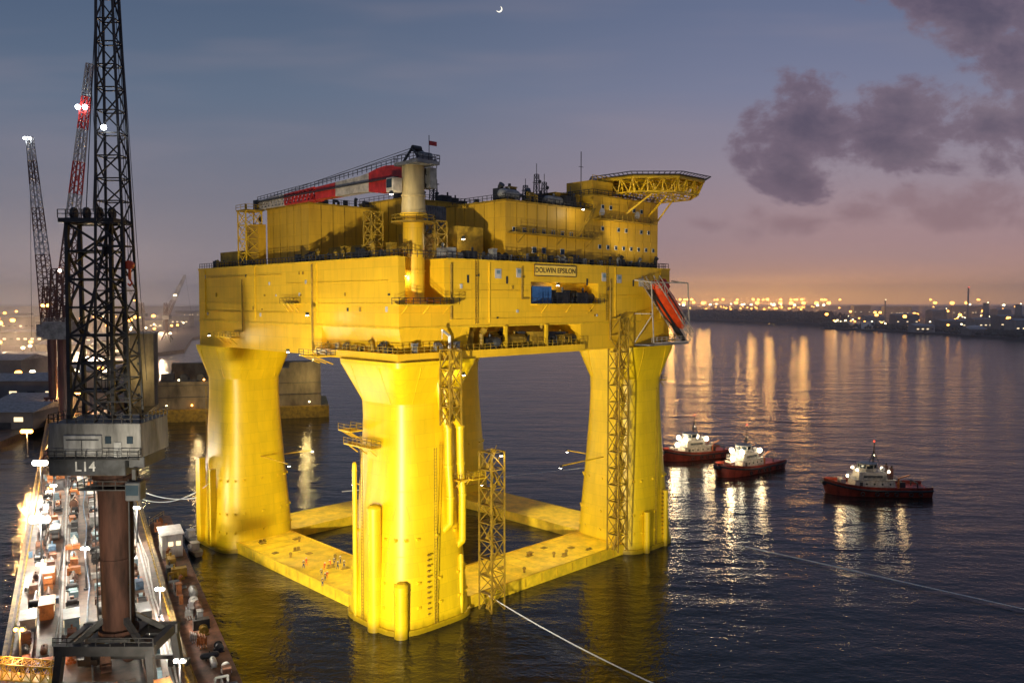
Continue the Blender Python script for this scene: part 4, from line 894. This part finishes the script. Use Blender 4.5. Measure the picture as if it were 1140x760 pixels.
for i,(s,o,k) in enumerate(made):
    cname,cm=rnd.choice(cols); rz=QA+rnd.choice([0,0,0,0,R(90) if k not in('c','cabin','pipes') else 0])+rnd.uniform(-.03,.03)
    if k=='c': container('shipping_container',5.2,2.2,2.4,M[cm],q(s,o),rz,'%s container on the quay deck, %s of the %s ones'%(cname,od((k,cname)),cname))
    elif k=='crate':
        e=empty('crate_stack',q(s,o),rz,'%s crates stacked on the quay, %s such stack'%(cname,od((k,cname))),'crates')
        for (x,y,z) in ((-.75,0,0),(.75,.2,0),(0,.1,1.1))[:rnd.choice([1,2,3])]:
            mb=MB(); mb.bb(x-.65,x+.65,y-.65,y+.65,z+.12,z+1.0); mb.bb(x-.7,x-.55,y-.7,y+.7,z,z+1.05); mb.bb(x+.55,x+.7,y-.7,y+.7,z,z+1.05); mb.build('crate',M[cm],e)
    elif k=='reel':
        e=empty('cable_reel',q(s,o),rz,'round cable reel standing on the quay, %s reel'%od('r'),'cable reel')
        for y_ in (-.85,.7): MB().tube((0,y_,1.0),(0,y_+.15,1.0),1.0,n=20).build('flange',M['rust'],e)
        MB().tube((0,-.7,1.0),(0,.7,1.0),.7,n=20).build('cable',M['black'],e)
    elif k=='cabin':
        e=empty('site_cabin',q(s,o),rz,'%s site cabin with lit windows on the quay, %s one'%(cname,od((k,cname))),'cabin')
        mb=MB(); mb.bb(-2.5,2.5,-1.1,1.1,.2,2.6); mb.bb(-2.65,2.65,-1.25,1.25,2.6,2.75); mb.bb(-2.4,-2.1,-1.0,1.0,0,.2); mb.bb(2.1,2.4,-1.0,1.0,0,.2); mb.build('cabin_body',M[cm],e)
        for x in (-1.5,1.4):
            for sy in (-1,1): MB().bb(x-.45,x+.45,min(sy*1.1,sy*1.16)+.003*sy,max(sy*1.1,sy*1.16)+.003*sy,1.2,2.0).build('window',E_win,e)
        MB().bb(-.45,.45,-1.18,-1.103,.25,2.2).build('door',M['grey'],e)
    elif k=='pipes':
        e=empty('pipe_stack',q(s,o),rz,'bundle of steel pipes lying on the quay, %s bundle'%od('p'),'pipes')
        for j in range(6):
            lv=0 if j<3 else (1 if j<5 else 2); ox=(j if j<3 else (j-3+.5 if j<5 else 1))*.5-.5
            MB().tube((-2.2,ox,.25+lv*.42),(2.2,ox,.25+lv*.42),.24,n=10).build('pipe',M[cm],e)
    elif k=='gen':
        e=empty('generator_set',q(s,o),rz,'%s generator set on the quay, %s such set'%(cname,od((k,cname))),'generator')
        machine('generator',0,0,0,.75,M[cm],e,name='generator_body'); machine('pipework',0,1.1,0,.45,M['dark'],e,name='pipework')
    elif k=='tankq':
        e=empty('fuel_tank',q(s,o),rz,'%s fuel tank on saddles on the quay, %s such tank'%(cname,od((k,cname))),'tank')
        machine('tank',0,0,0,.65,M[cm],e,name='tank_shell')
        MB().bb(-1.3,1.3,-.7,.7,0,.12).build('drip_tray',M['dark'],e)
    else:
        e=empty('mooring_winch',q(s,o),rz,'dark mooring winch bolted to the quay deck, %s winch'%od('w'),'winch')
        machine('winch',0,0,0,.9,M['dark'],e,name='winch_drum'); machine('cabinet',1.7,0,0,.55,M[cm],e,name='control_cabinet')
mb=MB(); a=at(-12,742,9); b=at(62,748,9)
mb.lattice(a,b,2.2,2.2,7,.16,x=True); mb.beam(a-Vector((0,0,1.1)),b-Vector((0,0,1.1)),1.9,.15); mb.build('gangway',M['yfine'],label='yellow lattice gangway at the bottom left corner',cat='gangway')
BG=empty('work_barge',q(45,12.6,0),QA,'long low work barge moored along the right side of the quay, lit deck','barge')
mb=MB(); mb.prism([(-70,-3.4),(-70,2.6),(-20,3.4),(30,3.2),(52,2.2),(60,-2),(58,-3.4)],-1,3.4); mb.build('hull',M['rust'],BG)
mb=MB(); mb.rail([(-70,2.6,3.4),(-20,3.4,3.4),(30,3.2,3.4),(52,2.2,3.4),(60,-2,3.4)],w=.11,step=2.0); mb.build('railing',M['ydark'],BG)
mb=MB(); mb.path([(-70,2.9,2.6),(-20,3.7,2.6),(30,3.5,2.6),(52,2.4,2.6),(60.3,-2,2.6)],.4,8); mb.build('rubbing_strake',M['black'],BG)
for i in range(42):
    k=rnd.choice(kinds); machine(k,-64+i*2.8,rnd.uniform(-2.0,1.4),3.4,rnd.uniform(.6,1.0),rnd.choice([M['lgrey'],M['qorange'],M['dark'],M['ydark'],M['grey'],M['rust']]),BG,rnd.choice([0,R(90)]))
mb=MB(); mb.bb(20,28,-2.5,1.8,3.4,8.4); mb.bb(19.6,28.4,-2.9,2.2,8.4,8.7); dk=mb.build('deckhouse',M['lgrey'],BG,bevel=.1)
for x in (21,23,25,27): MB().bb(x-.5,x+.5,1.803,1.86,6,7).build('window',E_win,dk); 
for x in (-1.6,0): MB().bb(19.94,19.997,x-.5,x+.5,6,7).build('window',E_win,dk)
for i,(s_,o_) in enumerate(((78,19),(90,19.5))):
    e=empty('workboat',q(s_,o_,0),QA+R(8),['small open workboat nearest the barge side','second small workboat just behind the first'][i],'boat')
    mb=MB(); mb.loft([[(x,-1.3*w_,1.1),(x,-.8*w_,-.3),(x,.8*w_,-.3),(x,1.3*w_,1.1)] for x,w_ in ((-4,.8),(-2,1),(1,1),(3,.7),(4.5,.08))]); mb.build('hull',M['grey'],e)
    mb=MB(); mb.bb(-1.8,.4,-.8,.8,1.1,2.6); mb.bb(-2,.7,-.95,.95,2.6,2.75); mb.build('cabin',M['lgrey'],e)

def flood_mast(loc,h,em,power,c,label,group=None,n=3,r=.45,rz=0):
    e=empty('floodlight_mast',loc,rz,label,'light mast',group)
    mb=MB(); mb.tube((0,0,0),(0,0,h),.22,.12,n=8); mb.tube((0,0,0),(0,0,.4),.5,n=8); mb.beam((-n*.5,0,h),(n*.5,0,h),.14); mb.build('pole',M['dark'],e)
    for i in range(n):
        x=(i-(n-1)/2)*.95
        MB().bb(x-.36,x+.36,-.1,.25,h-.3,h+.4).build('lamp_head',M['dark'],e)
        MB().sphere((x,-.22,h+.05),r,10,6).build('lamp',em,e)
    if power: point((0,-1.2,h-.8),power,c,.4,e)
    return e
fm=[(45,515,9,0,32000,'beside the far stacks'),(45,578,9,0,32000,'at the left edge'),(178,655,5,0,9000,'by the barge rail'),(152,565,8,0,13000,'at the waterside behind the black crane column'),(46,628,7,0,6000,'left of the crane column'),(85,437,10,1,26000,'in the far yard under the cranes'),(66,392,13,1,32000,'highest in the far yard'),(118,520,8,0,13000,'behind the crane machine house'),(60,540,8,0,10000,'between the two bright left masts'),(200,735,5,0,3500,'near the barge stern'),(22,700,7,1,5000,'nearest the left gangway'),(95,610,8,0,7000,'in the middle of the deck'),(85,480,9,0,26000,'far down the quay under the black crane'),(30,480,9,1,26000,'leftmost beyond the quay end')]
for i,(u,v,h,oc_,pw,ps) in enumerate(fm):
    p=at(u,v,6+h); flood_mast((p.x,p.y,6),h,E_or if oc_ else E_white,pw,(1,.5,.15) if oc_ else (1,.88,.70),'%s floodlight mast lighting the quay %s'%('orange' if oc_ else 'white',ps),n=4 if pw>20000 else 2,r=.75 if pw>20000 else .28)

# ================================================================== FLOATING DOCK BEHIND
a=at(176,470); FDK=empty('floating_dock',(a.x,a.y,0),math.atan2(20,75),'big brown floating dock lying behind the platform\'s left leg','floating dock')
mb=MB(); mb.bb(-4,84,-2,44,-1,6); mb.build('dock_pontoon',M['ydark'],FDK)
mb=MB(); mb.bb(26,64,2,10,6,26); mb.bb(64,80,2,10,6,29); mb.bb(0,26,2,10,6,20); dw=mb.build('wing_wall',M['tank'],FDK,label='dock wing wall nearest the viewer')
mb=MB(); mb.bb(2,80,34,42,6,27); mb.build('wing_wall',M['tank'],FDK)
mb=MB(); mb.bb(0,80,1.5,1.99,12,12.3); mb.bb(0,80,1.6,1.99,18,18.2); mb.build('wall_ledge',M['dark'],dw)
mb=MB(); mb.rail([(0,2.2,20),(25.8,2.2,20)],w=.15); mb.rail([(26,2.2,26),(64,2.2,26)],w=.15); mb.build('railing',M['dark'],FDK)
for (x,z) in ((4,8),(16,8),(30,8),(44,8),(58,8),(74,8),(10,21),(22,21),(40,27),(60,27),(76,30)):
    MB().sphere((x,.9,z),.45,8,6).build('deck_light',E_or if x in(16,44,22) else E_farw,FDK)
point((20,-14,16),4500,(1,.7,.3),.8,FDK); point((72,-10,20),6500,(1,.72,.25),.8,FDK)
for x in (4,12,20,34,42,52): machine(rnd.choice(['winch','cabinet','vent','generator']),x,6,20 if x<26 else 26,2.0,M['dark'],FDK)
a=at(158,452); TW=empty('dock_tower',(a.x,a.y,0),R(10),'tall narrow beige dock tower right of the black crane','tower')
mb=MB(); mb.bb(-6,7,0,10,-1,42); tw=mb.build('tower_wall',M['tank'],TW); mb=MB(); mb.bb(-6.6,7.6,-.6,10.6,42,42.8); mb.rail([(-6.5,-.5,42.8),(7.5,-.5,42.8)],w=.15); mb.build('tower_roof',M['grey'],TW)
for z in range(6,40,6):
    MB().bb(-2,-.8,-.1,-.004,z,z+1.6).build('window',M['glass'],TW)
point((0,-12,20),9000,(1,.78,.35),.8,TW)

# ================================================================== LAND
mb=MB(); lp=[at(-200,560),at(0,500),at(50,478),at(140,452),at(150,430),at(168,410),at(170,396),at(205,392),at(214,378),at(330,362),at(330,349)]
lp2=[(p.x,p.y) for p in lp]; lp2+=[(-600,9000),(-9000,9000),(-9000,400)]
mb.prism(lp2,-1,3.2); mb.build('shipyard_ground',M['conc'],kind='structure')
shore=[at(1400,392),at(1140,379),at(1060,373),at(985,369),at(918,366),at(925,362.5),at(880,360),at(820,358),at(755,356),at(700,352)]
mb=MB(); lp2=[(p.x,p.y) for p in shore]; lp2+=[(-100,4300),(-600,9500),(12000,9500),(12000,900)]
mb.prism(lp2,-1,3); mb.build('far_bank',M['land'],kind='structure')
rnd=random.Random(5)
def belt(pts,n,h0,h1,name,lab,dy=70):
    mb=MB()
    for i in range(n):
        k=rnd.uniform(0,len(pts)-1.001); a=pts[int(k)]; b=pts[int(k)+1]; f=k-int(k); x=a[0]+(b[0]-a[0])*f; y=a[1]+(b[1]-a[1])*f
        x+=rnd.uniform(-15,40); y+=rnd.uniform(5,dy); h=rnd.uniform(h0,h1)
        for j in range(3):
            cx=x+rnd.uniform(-6,6); cz=3+h*rnd.uniform(.4,.85); r=rnd.uniform(3,6)
            vs=[(cx+r*rnd.uniform(.6,1.2)*c_,y+r*s_,cz+dz*r*rnd.uniform(.5,1.1)) for c_,s_,dz in ((1,0,0),(0,1,0),(-1,0,0),(0,-1,0),(.2,.1,1),(0,0,-1))]
            mb.add(vs,[(0,1,4),(1,2,4),(2,3,4),(3,0,4),(1,0,5),(2,1,5),(3,2,5),(0,3,5)])
        mb.beam((x,y,2.5),(x,y,3+h*.5),.6)
    mb.build(name,M['tree'],kind='stuff',label=lab,cat='trees')
belt([(p.x,p.y) for p in (at(935,363),at(880,360.5),at(820,358.5),at(755,356.5),at(700,352.5))],2400,18,36,'tree_belt','dark belt of trees along the far spit of land',220)
belt([(p.x,p.y) for p in (at(1200,382),at(1140,378),at(1060,372.5),at(985,368.5),at(925,366))],420,5,12,'tree_belt','low dark bushes along the right bank')

def lampmast(h,r,em,name):
    e=empty(name,(0,0,0)); mb=MB(); mb.tube((0,0,0),(0,0,h),.5,.3,n=5); mb.beam((-2,0,h),(2,0,h),.5); mb.build('pole',M['dark'],e)
    mb=MB(); mb.sphere((0,-.6,h),r,7,5,.8); mb.build('lamp',em,e); return e
protos={'O1':lampmast(50,8.5,E_far,'harbour_light'),'O2':lampmast(64,5.6,E_far,'harbour_light'),'W1':lampmast(42,5.5,E_farw,'harbour_light'),'S':lampmast(13,1.8,E_farw,'harbour_light'),'SO':lampmast(15,2.1,E_far,'harbour_light'),'SB':lampmast(28,3.8,E_far,'harbour_light')}
used=set()
def putl(key,x,y,lab,grp):
    proto=protos[key]
    if key in used: o=dup(proto,(x,y,3),0)
    else: used.add(key); o=proto; o.location=(x,y,3)
    tag(o,lab,'light mast',grp)
for i in range(115):
    u=rnd.choice([rnd.uniform(742,935),rnd.uniform(745,1130),rnd.uniform(742,900)]); D=rnd.uniform(2900,4600)
    putl(rnd.choice(['O1','O2','O2','W1','SB','SB']),(u-570)/F*D,D,'distant harbour light on a tall mast along the orange lit far shore','harbour lights along the far shore')
for i in range(80):
    u=rnd.uniform(918,1140); D=rnd.uniform(1350,2500) 
    D=max(D,55900/((379-(1140-u)*.06)-335)+15)
    putl(rnd.choice(['S','S','SO','SO','SB']),(u-570)/F*D,D,'small yard light on the industrial bank at the right','yard lights on the right bank')
for i in range(104):
    u=rnd.uniform(-5,212); D=rnd.uniform(480,2600); 
    if D<1000 and u>130: D+=500
    putl(rnd.choice(['S','S','SO','SO','SB']) if D>800 else rnd.choice(['S','SO']),(u-570)/F*D,D,'small light on a mast in the shipyard beyond the quay','shipyard lights beyond the quay')
for i in range(26):
    u=748+i*15+rnd.uniform(-6,6); D=rnd.uniform(2600,3400) if u<925 else rnd.uniform(2000,2800)
    point(((u-570)/F*D,D,rnd.uniform(35,60)),rnd.uniform(250000,750000)*(1 if u<925 else .12),(1,.45,.10),14)
for (u,D) in ((20,900),(110,1100),(60,650),(180,1500),(0,560),(100,620)): point(((u-570)/F*D,D,25),340000,(1,.66,.38),2)
def warehouse(x,y,w_,d_,h_,m,label,rz=0,lit=True):
    e=empty('warehouse',(x,y,3),rz,label,'building')
    mb=MB(); mb.loft([[(-w_/2,0,0),(w_/2,0,0),(w_/2,d_,0),(-w_/2,d_,0)],[(-w_/2,0,h_),(w_/2,0,h_),(w_/2,d_,h_),(-w_/2,d_,h_)]]); mb.build('wall',m,e)
    mb=MB(); mb.add([(-w_/2-1,-1,h_),(w_/2+1,-1,h_),(w_/2+1,d_+1,h_),(-w_/2-1,d_+1,h_),(-w_/2-1,d_/2,h_+d_*.1),(w_/2+1,d_/2,h_+d_*.1)],[(0,1,5,4),(2,3,4,5),(0,4,3),(1,2,5),(0,3,2,1)]); mb.build('roof',M['grey'],e)
    n=max(2,int(w_/9))
    for i in range(n):
        x_=-w_/2+(i+.5)*w_/n
        MB().bb(x_-2,x_+2,-.2,-.02,h_*.45,h_*.45+2).build('window',E_win if (lit and rnd.random()<.6) else M['glass'],e)
    MB().bb(-3,3,-.2,-.02,0,min(5,h_*.4)).build('door',M['dark'],e)
OW=['first','second','third','fourth','fifth','sixth','seventh','eighth','ninth','tenth','eleventh','twelfth','thirteenth','fourteenth','fifteenth','sixteenth','seventeenth','eighteenth','nineteenth','twentieth','twenty-first','twenty-second','twenty-third']
rb=sorted([(940,361,60,14,0),(975,363,45,22,1),(1010,365,50,28,0),(1045,364,30,36,1),(1065,367,60,18,0),(1100,368,55,22,1),(1128,370,50,30,0),(1000,354,90,38,1),(1080,354,120,40,0),(1150,374,60,26,1),(925,358,40,26,1),(960,353,60,40,0),(1030,370,36,12,1),(1090,373,30,10,0),(1118,364,30,38,1)])
for k,(u,v,w_,h_,c_) in enumerate(rb):
    p=at(u,v,3); warehouse(p.x,p.y,w_,30,h_,M['bldg2' if c_ else 'bldg'],'%s industrial building on the right bank, %s from the left'%('pale' if c_ else 'dark',OW[k]))
lbld=sorted([(15,452,50,14,0),(20,420,70,16,1),(70,405,50,18,0),(110,420,45,12,1),(40,385,90,18,0),(120,385,80,14,1),(150,368,110,20,0),(60,365,120,20,1),(0,360,140,24,0),(195,364,60,24,1),(250,357,120,18,0),(20,372,60,30,1),(95,372,60,24,0),(140,358,80,30,1),(210,354,90,24,0),(50,440,34,10,1),(-10,435,40,20,0),(30,468,30,9,1),(5,478,26,8,0),(90,432,40,12,1),(125,402,40,20,0)],key=lambda t:-t[1])
for k,(u,v,w_,h_,c_) in enumerate(lbld):
    p=at(u,v,3); warehouse(p.x,p.y,w_,30,h_,M['bldg2' if c_ else 'bldg'],'%s shipyard shed beyond the quay, %s in order of distance'%('pale' if c_ else 'dark',OW[k]))
for i,(u,v,h,r_,nm3,lb3) in enumerate(((1077,362,90,2.4,'chimney','slim tall chimney with red lights at the right'),(1097,366,54,7,'silo','wide silo tower near the right edge'),(1133,370,52,7,'silo','silo tower closest to the right edge'),(1052,364,40,4,'chimney','short stack left of the slim chimney'),(985,360,60,2,'chimney','thin stack behind the pale tanks'))):
    p=at(u,v,3); e=empty(nm3,(p.x,p.y,3),0,lb3,nm3)
    mb=MB(); mb.tube((0,0,0),(0,0,h),r_,r_*.75,n=16); mb.tube((0,0,h*.6),(0,0,h*.62),r_*1.1,n=16); mb.tube((0,0,h-1),(0,0,h),r_*.95,n=16); mb.build('shaft',M['bldg2'],e)
    MB().sphere((0,-r_,h+1),1.1,6,4).build('warning_light',E_red if i==0 else E_farw,e)
for i,(u,v) in enumerate(((950,365),(966,366),(1022,369),(1085,372))):
    p=at(u,v,3); e=empty('storage_tank',(p.x,p.y,3),0,'round pale storage tank on the right bank, %s from the left'%['first','second','third','fourth'][i],'tank')
    mb=MB(); mb.tube((0,0,0),(0,0,14),13,n=24); mb.build('tank_shell',M['white'],e,smooth=True); MB().tube((0,0,14),(0,0,16),13.2,1,n=24).build('tank_roof',M['lgrey'],e)

# ================================================================== PEOPLE
def person_mesh(pose):
    J={'p':(0,0,.95),'c':(0,0.02,1.25),'n':(0,.01,1.48),'h':(0,-.01,1.62),'ht':(0,-.01,1.74)}
    if pose==0: J.update(ls=(.19,0,1.42),le=(.25,.03,1.14),lh=(.23,-.06,.9),rs=(-.19,0,1.42),re=(-.25,.03,1.14),rh=(-.23,-.06,.9),lk=(.11,-.02,.5),lf=(.12,.02,.08),lt=(.13,-.15,.04),rk=(-.11,-.01,.5),rf=(-.12,.03,.08),rt=(-.13,-.14,.04))
    elif pose==1: J.update(ls=(.19,0,1.42),le=(.33,-.12,1.2),lh=(.2,-.38,1.15),rs=(-.19,0,1.42),re=(-.3,-.1,1.18),rh=(-.15,-.36,1.1),lk=(.14,-.12,.5),lf=(.15,-.05,.08),lt=(.16,-.22,.04),rk=(-.13,.08,.5),rf=(-.14,.28,.1),rt=(-.14,.14,.04))
    else: J.update(p=(0,.1,.9),c=(0,-.1,1.15),n=(0,-.25,1.33),h=(0,-.35,1.43),ht=(0,-.42,1.53),ls=(.19,-.22,1.28),le=(.25,-.3,1.0),lh=(.18,-.45,.8),rs=(-.19,-.22,1.28),re=(-.25,-.3,1.0),rh=(-.18,-.45,.8),lk=(.13,-.08,.5),lf=(.13,.05,.08),lt=(.14,-.12,.04),rk=(-.13,-.08,.5),rf=(-.13,.05,.08),rt=(-.14,-.12,.04))
    rad=dict(p=.15,c=.16,n=.065,h=.1,ht=.085,ls=.075,le=.05,lh=.04,rs=.075,re=.05,rh=.04,lk=.07,lf=.05,lt=.04,rk=.07,rf=.05,rt=.04)
    ed=[('p','c'),('c','n'),('n','h'),('h','ht'),('c','ls'),('ls','le'),('le','lh'),('c','rs'),('rs','re'),('re','rh'),('p','lk'),('lk','lf'),('lf','lt'),('p','rk'),('rk','rf'),('rf','rt')]
    ks=list(J); me=bpy.data.meshes.new('body'); me.from_pydata([J[k] for k in ks],[(ks.index(a),ks.index(b)) for a,b in ed],[])
    o=bpy.data.objects.new('body_tmp',me); col.objects.link(o); o.modifiers.new('s','SKIN'); sv=me.skin_vertices[0].data
    for i,k in enumerate(ks): sv[i].radius=(rad[k],rad[k]*.85 if k in('p','c') else rad[k]); sv[i].use_root=(k=='p')
    sb_=o.modifiers.new('u','SUBSURF'); sb_.levels=1; sb_.render_levels=1
    bpy.context.view_layer.update(); dg=bpy.context.evaluated_depsgraph_get(); m2=bpy.data.meshes.new_from_object(o.evaluated_get(dg)); bpy.data.objects.remove(o)
    m2.materials.clear(); return m2,J
bodies=[]
for ps in range(3):
    for mm in ('hivis','navy'):
        m2,J=person_mesh(ps); m2.materials.append(M[mm]); m2.materials.append(M['skin'])
        hz=J['n'][2]+.04
        for pf in m2.polygons:
            c_=pf.center
            if (c_.z>hz and abs(c_.x)<.14): pf.material_index=1
            pf.use_smooth=True
        bodies.append((m2,J))
rnd=random.Random(9)
for i,(u,v) in enumerate(((338,632),(341,629),(358,640),(361,634),(364,643),(368,630),(372,628),(376,633),(379,627),(383,632),(359,652),(362,646))):
    p=at(u,v,2.45); k=rnd.randrange(6); m2,J=bodies[k]
    e=empty('person',(p.x,p.y,2.42),rnd.uniform(0,6.28),'worker in %s on the pontoon left of the near leg'%('orange overalls' if k%2==0 else 'dark blue overalls'),'person','workers in %s on the pontoon'%('orange' if k%2==0 else 'dark blue'))
    b_=bpy.data.objects.new('body',m2); col.objects.link(b_); b_.parent=e
    h_=J['h']; mb=MB(); mb.sphere((h_[0],h_[1],h_[2]+.1),.15,10,6,.7); mb.tube((h_[0],h_[1]-.03,h_[2]+.06),(h_[0],h_[1]-.03,h_[2]+.085),.18,n=12); mb.build('helmet',M['white'],e)
    mb=MB(); c_=J['c']; mb.loft([[(c_[0]+.2*math.cos(a)*w_,c_[1]+.15*math.sin(a)*w_+(.0 if z<0 else -.02),c_[2]+z) for a in [2*math.pi*t/10 for t in range(10)]] for z,w_ in ((-.18,.9),(0,1),(.12,.95))],cap=False); mb.build('safety_vest',M['yfine'] if k%2 else M['orange'],e)
